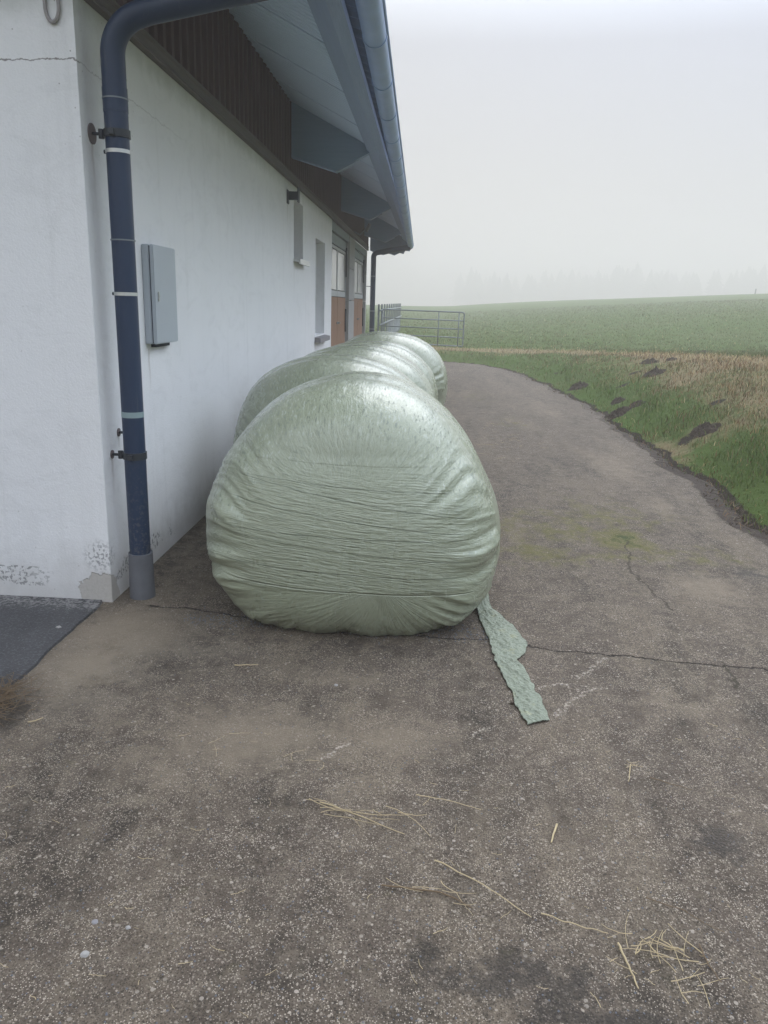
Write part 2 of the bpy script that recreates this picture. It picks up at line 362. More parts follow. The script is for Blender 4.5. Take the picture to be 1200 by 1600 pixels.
def m_film(name, front):
    """stretch film: streaks that follow the wrapping, gloss, wet patches"""
    t = NT(name); p = t.coord('Object'); n = t.nrm()
    x, y, z = t.sep(p)
    zc = .52
    zz = t.math('SUBTRACT', z, zc); ang = t.math('ARCTAN2', zz, x)
    rad = t.math('SQRT', t.math('ADD', t.math('MULTIPLY', x, x), t.math('MULTIPLY', zz, zz)))
    ri = t.math('DIVIDE', 1, t.math('MAXIMUM', rad, .02))
    cx = t.math('MULTIPLY', x, ri); cz = t.math('MULTIPLY', zz, ri)
    wob = t.noise(p, 3, 3, .5)
    # streaks radiating on the face, running lengthways on the barrel
    rl = t.math('ADD', t.math('MULTIPLY', rad, 1.6), t.math('MULTIPLY', y, 1.4))
    tw = t.math('MULTIPLY', wob, .35)
    sA = t.noise(t.comb(t.math('ADD', cx, tw), t.math('ADD', cz, tw), t.math('MULTIPLY', rl, .22)), 34, 5, .62)
    sB = t.noise(t.comb(cx, cz, t.math('MULTIPLY', rl, .12)), 90, 3, .6)
    sC = t.noise(t.comb(t.math('ADD', cx, tw), t.math('ADD', cz, tw), t.math('MULTIPLY', rl, .3)), 11, 3, .5)
    # face mask
    face = t.step(t.math('ABSOLUTE', t.sep(n)[1]), .55, .85)
    # middle band of taut level pleats
    u = t.math('ADD', x, 0); tilt = t.math('ADD', z, t.math('MULTIPLY', x, .085))
    wv = t.math('ADD', tilt, t.math('MULTIPLY', t.math('SUBTRACT', t.noise(t.map(p, (1, 1, 1.2)), 2.2, 3), .5), .05))
    b1 = t.noise(t.comb(t.math('MULTIPLY', u, .035), 0, wv), 120, 3, .6)
    b2 = t.noise(t.comb(t.math('MULTIPLY', u, .10), 0, t.math('ADD', wv, t.math('MULTIPLY', x, .06))), 85, 4, .65)
    saw = t.noise(t.comb(t.math('MULTIPLY', u, .30), 0, t.math('ADD', wv, t.math('MULTIPLY', t.noise(p, 26, 2), .02))), 60, 2, .5)
    band = t.math('MULTIPLY', t.step(z, .245, .27), t.step(t.math('ADD', z, t.math('MULTIPLY', wob, .18)), .95, .80))
    band = t.math('MULTIPLY', band, t.step(t.math('ABSOLUTE', x), .66, .50)); band = t.math('MULTIPLY', band, face)
    # fan below the band
    fx, fz = .18, .262
    fa = t.math('ARCTAN2', t.math('SUBTRACT', x, fx), t.math('SUBTRACT', fz+.03, z))
    fr = t.math('SQRT', t.math('ADD', t.math('POWER', t.math('SUBTRACT', x, fx), 2), t.math('POWER', t.math('SUBTRACT', z, fz), 2)))
    fn = t.noise(t.comb(fa, t.math('MULTIPLY', fr, .25), 0), 26, 3, .6)
    fanm = t.math('MULTIPLY', t.step(z, .265, .25), face)
    h0 = t.math('ADD', t.math('MULTIPLY', sA, .9), t.math('MULTIPLY', sB, .45)); h0 = t.math('ADD', h0, t.math('MULTIPLY', sC, 1.3))
    hb = t.math('ADD', t.math('MULTIPLY', b1, .95), t.math('MULTIPLY', b2, .70)); hb = t.math('ADD', hb, t.math('MULTIPLY', saw, .65))
    if front:
        h = t.mix(band, t.comb(h0, h0, h0), t.comb(hb, hb, hb))
        hf = t.math('ADD', t.math('MULTIPLY', fn, .9), t.math('MULTIPLY', sC, .7))
        h = t.mix(fanm, h, t.comb(hf, hf, hf)); h = t.sep(h)[0]
        h = t.math('SUBTRACT', h, t.math('MULTIPLY', t.math('MULTIPLY', t.step(t.math('ABSOLUTE', t.math('SUBTRACT', t.math('ADD', z, t.math('MULTIPLY', x, .04)), .262)), .006, .0), face), .5))
    else:
        h = h0
    # edges of the overlapping film strips
    strips = None
    if front:
        for (c0, sl0) in ((.35, .05), (.455, .10), (.52, .03), (.60, .13), (.69, .16), (.745, .06), (.84, .02)):
            ln = t.math('SUBTRACT', t.math('ADD', z, t.math('MULTIPLY', x, sl0)), c0)
            ln = t.math('ADD', ln, t.math('MULTIPLY', t.math('SUBTRACT', t.noise(p, 5, 2), .5), .012))
            e = t.step(t.math('ABSOLUTE', ln), .0045, .0005)
            strips = e if strips is None else t.math('MAXIMUM', strips, e)
            h = t.math('ADD', h, t.math('MULTIPLY', t.math('MULTIPLY', t.step(ln, -.003, .003), face), .22))
        strips = t.math('MULTIPLY', strips, band)
    # colour modulation along the streaks and pleats
    cl = t.mix(t.noise(p, 2.3, 4), (.272, .302, .212), (.325, .350, .254))
    cl = t.mix(t.math('MULTIPLY', t.step(sA, .48, .75), .25), cl, (.165, .205, .165))
    cl = t.mix(t.math('MULTIPLY', t.step(sB, .56, .72), .30), cl, (.40, .44, .38))
    if strips is not None:
        cl = t.mix(t.math('MULTIPLY', strips, .45), cl, (.12, .15, .115))
        cl = t.mix(t.math('MULTIPLY', t.math('MULTIPLY', t.step(b2, .50, .68), band), .38), cl, (.42, .46, .37))
        cl = t.mix(t.math('MULTIPLY', t.math('MULTIPLY', t.step(b2, .46, .32), band), .40), cl, (.16, .195, .145))
    # splashed dirt low down
    dirt = t.math('MULTIPLY', t.step(z, .22, .02), t.step(t.noise(p, 30, 5, .75), .45, .65))
    cl = t.mix(t.math('MULTIPLY', dirt, .4), cl, (.14, .125, .09))
    # short droplets and dust dashes on the top
    up = t.step(t.sep(n)[2], .25, .7)
    dr = t.noise(t.comb(t.math('MULTIPLY', x, 1), t.math('MULTIPLY', y, .28), t.math('MULTIPLY', z, .28)), 95, 2, .6)
    drm = t.math('MULTIPLY', t.step(dr, .58, .65), up)
    cl = t.mix(t.math('MULTIPLY', drm, .55), cl, (.085, .11, .09))
    drl = t.math('MULTIPLY', t.step(dr, .41, .35), up)
    cl = t.mix(t.math('MULTIPLY', drl, .40), cl, (.52, .55, .50))
    wet = t.step(t.noise(t.comb(x, t.math('MULTIPLY', y, .5), t.math('MULTIPLY', z, .5)), 5, 4, .65), .42, .6)
    ro = t.math('ADD', t.math('MULTIPLY_ADD', wet, -.16, .32), t.math('MULTIPLY', drm, .3))
    micro = t.noise(t.comb(x, t.math('MULTIPLY', y, .4), z), 160, 2, .5)
    h = t.math('MULTIPLY', h, t.math('SUBTRACT', 1, t.math('MULTIPLY', up, .62)))
    h = t.math('ADD', h, t.math('MULTIPLY', t.math('MULTIPLY', micro, up), .16))
    return t.out(cl, ro, t.bump(h, .011, .85), spec=.6, Coat_Weight=.38, Coat_Roughness=.20)

def m_tail():
    t = NT('crumpled_film'); p = t.pos()
    n = t.noise(p, 26, 5, .7, 1.5)
    c = t.mix(n, (.17, .20, .145), (.33, .36, .275))
    c = t.mix(t.math('MULTIPLY', t.step(t.noise(p, 14, 4), .58, .7), .35), c, (.40, .38, .20))
    c = t.mix(t.math('MULTIPLY', t.math('LESS_THAN', t.noise(p, 70, 3, .7), .36), .7), c, (.07, .08, .06))
    return t.out(c, .42, t.bump(t.math('ADD', t.noise(t.map(p, (1, .6, 1)), 60, 5, .65, 2.5), t.math('MULTIPLY', t.vor(p, 55), .7)), .010, 1), spec=.6)

def m_cladding():
    t = NT('brown_cladding'); p = t.pos()
    c = t.mix(t.noise(t.map(p, (8, 8, .8)), 3, 5, .7), (.085, .055, .062), (.185, .120, .130))
    return t.out(c, .7, t.bump(t.noise(t.map(p, (10, 10, 1)), 12, 4), .003), spec=.3)

def m_soffit():
    t = NT('fibre_cement_soffit'); p = t.pos(); x, y, z = t.sep(p)
    c = t.mix(t.noise(t.map(p, (.6, 3, 1)), 3, 6, .7), (.52, .63, .80), (.62, .74, .90))  # blue lens veil over the eaves is put into this colour
    w = t.math('SINE', t.math('MULTIPLY', y, 2*PI/.076))
    return t.out(c, .85, t.bump(t.math('ADD', w, t.math('MULTIPLY', t.noise(p, 50, 4), .5)), .010, .7), spec=.2)

def m_wood(name, a, b, ax=2):
    t = NT(name); p = t.pos(); s = [9, 9, 9]; s[ax] = .5
    c = t.mix(t.noise(t.map(p, tuple(s)), 4, 6, .7, .8), a, b)
    return t.out(c, .65, t.bump(t.noise(t.map(p, tuple(s)), 12, 4), .003), spec=.3)

def m_pipe():
    t = NT('anthracite_pipe'); p = t.pos()
    c = t.mix(t.noise(t.map(p, (3, 3, .7)), 4, 5, .6), (.011, .026, .062), (.018, .038, .085))
    c = t.mix(t.math('MULTIPLY', t.step(t.noise(t.map(p, (20, 20, 1.5)), 3, 4), .6, .8), .3), c, (.10, .11, .12))
    z_ = t.sep(p)[2]
    c = t.mix(t.math('MULTIPLY', t.math('MULTIPLY', t.step(z_, .9, .2), t.step(t.noise(p, 55, 5, .7), .5, .62)), .4), c, (.16, .15, .135))
    return t.out(c, t.math('MULTIPLY_ADD', t.noise(p, 9, 4), .2, .36), t.bump(t.noise(p, 60, 3), .0006), spec=.45)

M = dict(
    plaster=m_plaster(), concrete=m_concrete(), asphalt=m_asphalt(), earth=m_earth(), ground=m_ground(), blades=m_blades(),
    film_front=m_film('bale_film_front', True), film=m_film('bale_film', False), tail=m_tail(),
    cladding=m_cladding(), soffit=m_soffit(), pipe=m_pipe(),
    trim=m_wood('weathered_trim', (.09, .075, .078), (.20, .175, .17), 1),
    fascia=m_wood('fascia_veil_tint', (.22, .29, .41), (.32, .41, .56), 1),  # bluish tone stands for lens glare, painted into the board colour
    rafter=m_wood('rafter_veil_tint', (.19, .28, .40), (.28, .39, .53), 0),  # blue of the lens veil mixed into the wood colour
    gutter=simple('weathered_gutter_veil_tint', (.26, .38, .62), .42, .0, .25, 4),  # blue is lens glare, put into the base colour
    roof=simple('roof_sheet', (.10, .14, .20), .7, 0, .25, 6),
    galv=simple('galvanised_steel', (.19, .215, .23), .45, .25, .2, 8),
    bright=simple('clamp_steel', (.62, .63, .62), .35, .6, .2, 30),
    tape=simple('pale_pipe_tape', (.25, .33, .34), .5, 0, .1, 20),
    dark=simple('dark_iron', (.035, .040, .048), .5, .3, .3, 30),
    rust=simple('rusty_plate', (.16, .13, .13), .8, .2, .3, 40),
    sleeve=simple('cement_sleeve', (.12, .125, .14), .85, 0, .3, 9, .002, 90),
    cabinet=simple('grey_cabinet_paint', (.42, .46, .50), .45, 0, .06, 3, .0004, 120),
    seal=simple('dark_gap', (.02, .03, .05), .8),
    window=simple('white_window_frame', (.60, .62, .62), .5, 0, .08),
    glass=simple('window_glass', (.16, .20, .22), .08, 0, .1, 3),
    clear=simple('door_pane_reflection', (.58, .56, .54), .22, 0, .14, 2.5),  # white reflection in the glass, painted as a pale base colour
    reveal=simple('grey_shutter_panel', (.33, .32, .32), .8, 0, .1, 5),
    sill=simple('sill_stone', (.24, .23, .24), .8, 0, .25, 20, .002, 60),
    header=simple('blue_grey_header', (.22, .26, .28), .6, 0, .15, 8),
    pillar=simple('bare_concrete', (.34, .335, .33), .9, 0, .15, 6, .003, 70),
    wood=m_wood('door_wood', (.20, .105, .062), (.34, .19, .12)),
    frame=simple('door_frame_grey', (.42, .43, .43), .6, 0, .1, 9),
    cable=simple('grey_cable', (.30, .28, .28), .6, 0, .1),
    straw=simple('straw', (.42, .33, .19), .6, 0, .3, 25),
    straw2=simple('brown_straw', (.13, .085, .045), .7, 0, .3, 25),
    pebble=simple('pale_pebble', (.33, .315, .30), .8, 0, .2, 60, .001, 200),
    needle=simple('fog_wood_foliage', (.035, .05, .032), .9, 0, .3, .5),
    bark=simple('weathered_post', (.10, .085, .07), .9, 0, .3, 9),
)

# ------------------------------------------------------------------ terrain
FOOT = np.array([(2.50, -60), (2.50, 3), (2.56, 5.6), (2.70, 7.4), (2.66, 9.5), (2.75, 12.5), (2.52, 16.6), (2.2, 19.6), (1.55, 21.5), (.43, 22.3), (-1, 22.5), (-6, 22.6), (-60, 22.8), (-460, 23)], float)
def fast_noise(x, y, seed=0):
    r = np.random.default_rng(seed); s = np.zeros_like(x)
    for k in range(9):
        a = r.uniform(0, 2*PI); f = r.uniform(.6, 1.7); ph = r.uniform(0, 2*PI)
        s += np.sin((x*np.cos(a)+y*np.sin(a))*f + ph + 1.3*np.sin((x*np.sin(a)-y*np.cos(a))*f*.7+ph*2))
    return s/9*1.6
def foot_dist(x, y):
    best = np.full(x.shape, 1e9); sg = np.ones(x.shape)
    for (ax, ay), (bx, by) in zip(FOOT[:-1], FOOT[1:]):
        dx, dy = bx-ax, by-ay; L2 = dx*dx+dy*dy
        t = np.clip(((x-ax)*dx+(y-ay)*dy)/L2, 0, 1)
        ex, ey = x-(ax+t*dx), y-(ay+t*dy); d = np.hypot(ex, ey)
        s = np.where(dx*(y-ay)-dy*(x-ax) > 0, -1.0, 1.0)
        m = d < best-1e-9; best = np.where(m, d, best); sg = np.where(m, s, sg)
    d = best*sg
    return d + .09*fast_noise(x*3.1, y*3.1, 1)*np.clip(1-np.abs(d)/1.5, 0, 1) + .06*fast_noise(x*9, y*9, 2)*np.clip(1-np.abs(d)/1.0, 0, 1)
def ss(a, b, x):
    t = np.clip((x-a)/(b-a), 0, 1); return t*t*(3-2*t)
def height(x, y, d=None):
    if d is None: d = foot_dist(x, y)
    hb = np.interp(y, [0, 11, 15, 18, 21, 24], [.98, .95, .80, .66, .50, .36])
    hb = hb*np.interp(x, [-2, 1, 3.5], [.62, .72, 1.0])
    z = np.where(d < 0, -.06*ss(0, -.25, d), 0)
    dd = np.clip(d, 0, None)
    prof = .80*(1-np.exp(-(dd/1.15)**1.25)) + .20*ss(0, 3.2, dd)
    z = z + hb*prof*(d > 0)
    z = z + .0125*np.clip(dd-2.5, 0, 120)
    z = z + 0.092*60*(1-np.exp(-np.clip(x-3.5, 0, None)/60))*ss(3, 25, dd)
    R = np.hypot(x, y)
    z = z + .05*fast_noise(x*1.5, y*1.5, 3)*ss(.1, .9, dd)*np.clip(1-dd/9, 0, 1) + .022*fast_noise(x*6, y*6, 4)*ss(.02, .4, dd)*np.clip(1-dd/6, 0, 1)
    z = z + .12*fast_noise(x*.12, y*.12, 5)*ss(6, 40, dd)
    z = z - 9*ss(112, 230, R)*(d > 0)
    return z
def graded(spans):
    out = []
    for a, b, st in spans:
        out += list(np.arange(a, b, st))
    out.append(spans[-1][1]); return np.array(out)
xs = graded([(-460, -60, 25), (-60, -10, 5), (-10, -2, .8), (-2, 1.5, .25), (1.5, 6.5, .07), (6.5, 14, .25), (14, 60, 1.2), (60, 460, 14)])
ys = graded([(-60, -6, 6), (-6, 2, .5), (2, 14, .09), (14, 27, .14), (27, 60, .7), (60, 130, 2.5), (130, 470, 16)])
X, Y = np.meshgrid(xs, ys); D = foot_dist(X, Y); Z = height(X, Y, D)
V = np.stack([X.ravel(), Y.ravel(), Z.ravel()], 1)
nx, ny = len(xs), len(ys)
I = (np.arange(ny-1)[:, None]*nx + np.arange(nx-1)[None, :]).ravel()
Fq = np.stack([I, I+1, I+1+nx, I+nx], 1)
def soil_at(x, y):
    s = np.zeros(x.shape)
    for cx, cy, r in SOIL: s = np.maximum(s, np.exp(-(((x-cx)**2+(y-cy)**2)/r**2)))
    return s
def dry_at(x, y, d):
    top = np.interp(y, [5, 12, 17, 22, 26], [2.5, 2.45, 2.2, 2.0, 2.0])
    band = np.exp(-((d-top-.30)/.45)**2)
    slope = (.64*ss(.3, 1.3, d)+.45*np.clip(fast_noise(x*2.3, y*1.7, 31), 0, 1))*(d < top+1)*1.25*np.interp(y, [5, 9, 14, 20], [1, 1, .8, .45]) + .10*fast_noise(x*1.1, y*1.1, 8)
    foot = .25*np.exp(-((d-.1)/.12)**2)
    return np.clip(band*1.0 + slope*.9 + foot, 0, 1)
# dark soil patches on the bank: seen pixel -> point on the terrain
def on_terrain(px, py):
    d = Fv + Rv*((px-600)/1200) + Uv*((800-py)/1200)
    ts = np.arange(3, 120, .04); xx = d.x*ts; yy = d.y*ts; zz = H+d.z*ts
    h = height(xx, yy); k = np.argmax(zz < h)
    return xx[k], yy[k], h[k], ts[k]
SOILPX = [(1014, 567, 22), (1049, 563, 14), (1100, 551, 12), (903, 606, 24), (965, 628, 17), (963, 649, 28), (993, 634, 20), (1021, 585, 26), (1100, 674, 34), (974, 602, 16), (992, 583, 16), (1120, 630, 20), (1070, 690, 20), (870, 583, 10)]
SOIL = []; HILLS = []
for px, py, r in SOILPX:
    a, b, c, t_ = on_terrain(px, py); SOIL.append((a, b, r/1200*t_*.85)); HILLS.append((a, b, c, r/1200*t_*.52))
g = np_mesh('ground', V, Fq, M['ground'])
tag(g, kind='structure')
for nm, arr in (('dry', dry_at(X, Y, D)), ('soil', np.maximum(soil_at(X, Y), .85*np.exp(-((D-.03)/.07)**2)+.3*(D < 0)))):
    at = g.data.attributes.new(nm, 'FLOAT', 'POINT'); at.data.foreach_set('value', arr.ravel().astype(np.float32))

# ------------------------------------------------------------------ yard slab
xs = graded([(-1.66, -1.2, .05), (-1.2, 3.2, .05), (3.2, 3.6, .1)]); ys = graded([(-6, 1, .25), (1, 9, .05), (9, 23.4, .1)])
X, Y = np.meshgrid(xs, ys); nx, ny = len(xs), len(ys)
V = np.stack([X.ravel(), Y.ravel(), np.zeros(X.size)], 1)
I = (np.arange(ny-1)[:, None]*nx + np.arange(nx-1)[None, :]).ravel()
yard = np_mesh('yard_slab', V, np.stack([I, I+1, I+1+nx, I+nx], 1), M['concrete'], smooth=False)
tag(yard, kind='structure')
def blobs(lst):
    s = np.zeros(X.shape)
    for px, py, rx, ry, a in lst:
        c = gz(px, py); s = np.maximum(s, a*np.exp(-((X-c.x)/rx)**2-((Y-c.y)/ry)**2))
    return s
D = foot_dist(X, Y)
att = dict(
    dark=blobs([(1130, 1315, .13, .12, .8), (820, 1530, .30, .10, .85), (950, 1590, .3, .06, .8), (660, 1500, .10, .12, .55), (690, 1170, .10, .12, .5), (690, 1300, .08, .2, .45), (280, 1035, .22, .14, .5),
                (320, 1000, .3, .25, .4), (1180, 900, .2, .3, .6), (850, 740, .4, .5, .35), (730, 700, .3, 1.2, .35), (260, 860, .35, 1.2, .55), (1040, 700, .35, 1.2, .25), (560, 1010, .7, .1, .55), (10, 1120, .1, .25, .8), (400, 1400, .2, .12, .3)]),
    moss=blobs([(940, 800, .6, .7, .30), (860, 870, .35, .25, .45), (1000, 870, .4, .2, .5), (975, 845, .22, .28, 1.05), (880, 835, .5, .35, .62), (830, 860, .3, .2, .6), (920, 805, .7, .3, .5), (760, 965, .1, .12, .45), (800, 830, .2, .5, .45), (1080, 870, .4, .3, .4), (800, 660, .4, .8, .3), (740, 620, .5, 1.5, .25)]),
    pale=blobs([(1110, 920, .22, .30, .75), (960, 730, .28, 1.1, .6), (1030, 790, .2, .5, .55), (200, 985, .35, .35, .8), (130, 1040, .2, .3, .8), (400, 1150, .45, .3, .75), (620, 1150, .35, .2, .6), (520, 1060, .3, .12, .5), (250, 1200, .3, .3, .5), (1050, 1100, .3, .15, .4), (850, 640, .4, 2.0, .45), (1190, 1300, .2, .3, .35), (560, 1230, .35, .2, .35), (790, 610, .5, 3, .35), (880, 930, .3, .15, .3)]),
    mud=np.clip(np.exp(-((D+.06)/.10)**2)*np.interp(Y, [3, 8, 9.5, 12, 30], [1, 1, .75, .55, .35]) + blobs([(1170, 800, .22, .5, 1), (1090, 735, .2, .7, .8)]), 0, 1),
    smooth_patch=blobs([(170, 1020, .28, .55, 1), (280, 1000, .35, .3, .8), (240, 920, .4, .3, .7), (300, 860, .3, 1, .7)]))
for nm, arr in att.items():
    at = yard.data.attributes.new(nm, 'FLOAT', 'POINT'); at.data.foreach_set('value', arr.ravel().astype(np.float32))

# asphalt apron left of the slab, a few mm proud with a ragged edge
vs = []; N = 160
ye = np.linspace(-6, 3.662, N)
for y in ye:
    e = -1.628 + .018*mn.noise(Vector((3, y*5, 0))) + .010*mn.noise(Vector((9, y*24, 0)))
    vs += [(-12, y, .012), (e, y, .012), (e+.006, y, -.01)]
fs = []
for i in range(N-1):
    for k in range(2):
        a = i*3+k; fs.append((a, a+1, a+4, a+3))
tag(mesh_obj('asphalt', vs, fs, M['asphalt']), kind='structure')

# ------------------------------------------------------------------ grass blades
def scatter():
    n = 430000
    r = np.exp(rng.uniform(math.log(4.2), math.log(75), n)); 
    az = rng.uniform(math.radians(-9), math.radians(37), n)
    x = r*np.sin(az); y = r*np.cos(az)
    d = foot_dist(x, y)
    soil = soil_at(x, y)
    lit = (d > -.16) & (d <= .015) & (rng.random(n) < .30*np.exp(d/.05)+.02) & (r < 30)
    keep = (d > .015) & (rng.random(n) > soil*1.15) & ((d > .35) | (rng.random(n) < .25+d*2.2))
    keep &= rng.random(n) < .55 + .45*fast_noise(x*4, y*4, 12)
    keep |= lit
    x, y, d, r, lit = x[keep], y[keep], d[keep], r[keep], lit[keep]; n = len(x)
    z = np.where(lit, np.maximum(height(x, y, d), 0)+.014, height(x, y, d)); dry = dry_at(x, y, d)
    tuft = np.clip(.5+.8*fast_noise(x*5, y*5, 13), 0, 1.3)
    L = (.030+.075*rng.random(n)**1.5)*(.5+.65*tuft)*np.where(d < 3, 1.15, .85)*(1+.004*r)
    L *= np.where(d < .3, .75, 1)
    W = (.0028+.00040*r)*rng.uniform(.7, 1.3, n)
    a = rng.uniform(0, 2*PI, n); lean = rng.uniform(.15, .95, n); la = rng.uniform(0, 2*PI, n)
    isdry = rng.random(n) < np.clip(dry*1.05, .07, .88)
    isdry = isdry | (lit & (rng.random(n) < .8)); lean = np.where(isdry, lean*1.25, lean); lean = np.where(lit, 1.24, lean)
    ca, sa = np.cos(a)*W/2, np.sin(a)*W/2
    lx, ly = np.cos(la)*lean*L, np.sin(la)*lean*L; lz = L*np.sqrt(np.clip(1-.6*lean**2, .1, 1))
    P = np.empty((n, 5, 3))
    P[:, 0] = np.stack([x-ca, y-sa, z-.012], 1); P[:, 1] = np.stack([x+ca, y+sa, z-.012], 1)
    mx, my, mz = x+lx*.35, y+ly*.35, z+lz*.62
    P[:, 2] = np.stack([mx+ca*.8, my+sa*.8, mz], 1); P[:, 3] = np.stack([mx-ca*.8, my-sa*.8, mz], 1)
    P[:, 4] = np.stack([x+lx, y+ly, z+lz*.95], 1)
    b = np.arange(n)*5
    tri = np.concatenate([np.stack([b, b+1, b+2], 1), np.stack([b, b+2, b+3], 1), np.stack([b+3, b+2, b+4], 1)])
    o = np_mesh('grass', P.reshape(-1, 3), tri, M['blades'], smooth=False)
    u = rng.random(n)[:, None]; w = rng.random(n)[:, None]
    lush = np.exp(-((d-.55)/.6)**2)[:, None]*.8
    g1 = np.array([.056, .074, .016]); g2 = np.array([.155, .190, .046]); gl = np.array([.105, .205, .024])
    dr_ = dry[:, None]
    cg = g1+(g2-g1)*u; cg = cg*(1-lush*w)+gl*lush*w
    cg = cg*(1-.65*dr_)+np.array([.105, .095, .040])*(.6+.8*u)*.65*dr_
    d1 = np.array([.20, .145, .068]); d2 = np.array([.60, .47, .25]); cd = d1+(d2-d1)*u
    top_ = np.interp(y, [5, 12, 17, 22, 26], [2.5, 2.45, 2.2, 2.0, 2.0]); onslope = ((d < top_-.12) & (rng.random(n) < .75))[:, None]
    cd = np.where(onslope, cd*np.array([.60, .50, .42]), cd); cd = np.where(lit[:, None], cd*.42, cd)
    rr = np.array([.20, .10, .05]); cd = np.where(w > .85, rr, cd)
    c = np.where(isdry[:, None], cd, cg)
    C4 = np.concatenate([np.repeat(c, 5, 0), np.ones((n*5, 1))], 1).astype(np.float32)
    at = o.data.color_attributes.new('tint', 'FLOAT_COLOR', 'POINT'); at.data.foreach_set('color', C4.ravel())
    return o
tag(scatter(), 'short green and straw coloured grass covering the bank and field', 'grass', kind='stuff')

# ------------------------------------------------------------------ clods of dug earth on the bank
def lump(name, cx, cy, cz, rx, ry, rz, seed, mat, n=26, m=12, rough=.35, f=2.2):
    vs, fs = [], []
    for j in range(m+1):
        ph = PI/2*j/m
        for i in range(n):
            a = 2*PI*i/n; q = Vector((math.cos(a)*math.cos(ph), math.sin(a)*math.cos(ph), math.sin(ph)))
            k = 1+rough*(mn.fractal(q*f+Vector((seed, 0, 0)), 1, 2, 4))
            vs.append((cx+q.x*rx*k, cy+q.y*ry*k, cz+q.z*rz*k-(.03 if j == 0 else 0)))
    for j in range(m):
        for i in range(n):
            a = j*n+i; b = j*n+(i+1) % n; fs.append((a, b, b+n, a+n))
    return mesh_obj(name, vs, fs, mat, smooth=True)
def mound(cx, cy, r, k):
    n, m = 56, 22; vs, fs = [], []
    for j in range(m+1):
        q = j/m
        for i in range(n):
            a = 2*PI*i/n; e = 1+.45*mn.fractal(Vector((math.cos(a)*1.6, math.sin(a)*1.6, k*5.1)), 1, 2, 4)
            x = cx+math.cos(a)*q*r*1.25*e; y = cy+math.sin(a)*q*r*1.7*e
            z = 0.0
            f = mn.fractal(Vector((x*16, y*16, k*2.0)), .7, 2.1, 5); g_ = abs(mn.noise(Vector((x*34, y*34, k))))
            z += (1-q*q)*max(.05, r*.55)*(.65+.75*f)+.030*g_*(1-q**6)-.03*q**8
            vs.append((x, y, z))
    A = np.array(vs); A[:, 2] += height(A[:, 0], A[:, 1]); vs = A.tolist()
    for j in range(m):
        for i in range(n):
            a = j*n+i; b = j*n+(i+1) % n; fs.append((a, b, b+n, a+n))
    return mesh_obj('molehill', vs, fs, M['earth'], smooth=True)
hill_labels = [
    'dark molehill on the dry grass line at the top of the bank', 'small dark molehill right of the one topping the bank',
    'small far molehill out in the green field', 'dark clod heap at the foot of the bank near the bend',
    'dark clods partway up the bank above the widest heap', 'widest dark earth heap at the foot of the bank',
    'dark clods just right of the widest heap', 'dark earth streak high on the bank under the top molehill',
    'dark churned earth heap nearest the camera in the long grass']
for k in range(9):
    a, b, c, r = HILLS[k]
    o = mound(a, b, r, k)
    tag(o, hill_labels[k], 'molehill', 'dark earth heaps on the grassy bank')

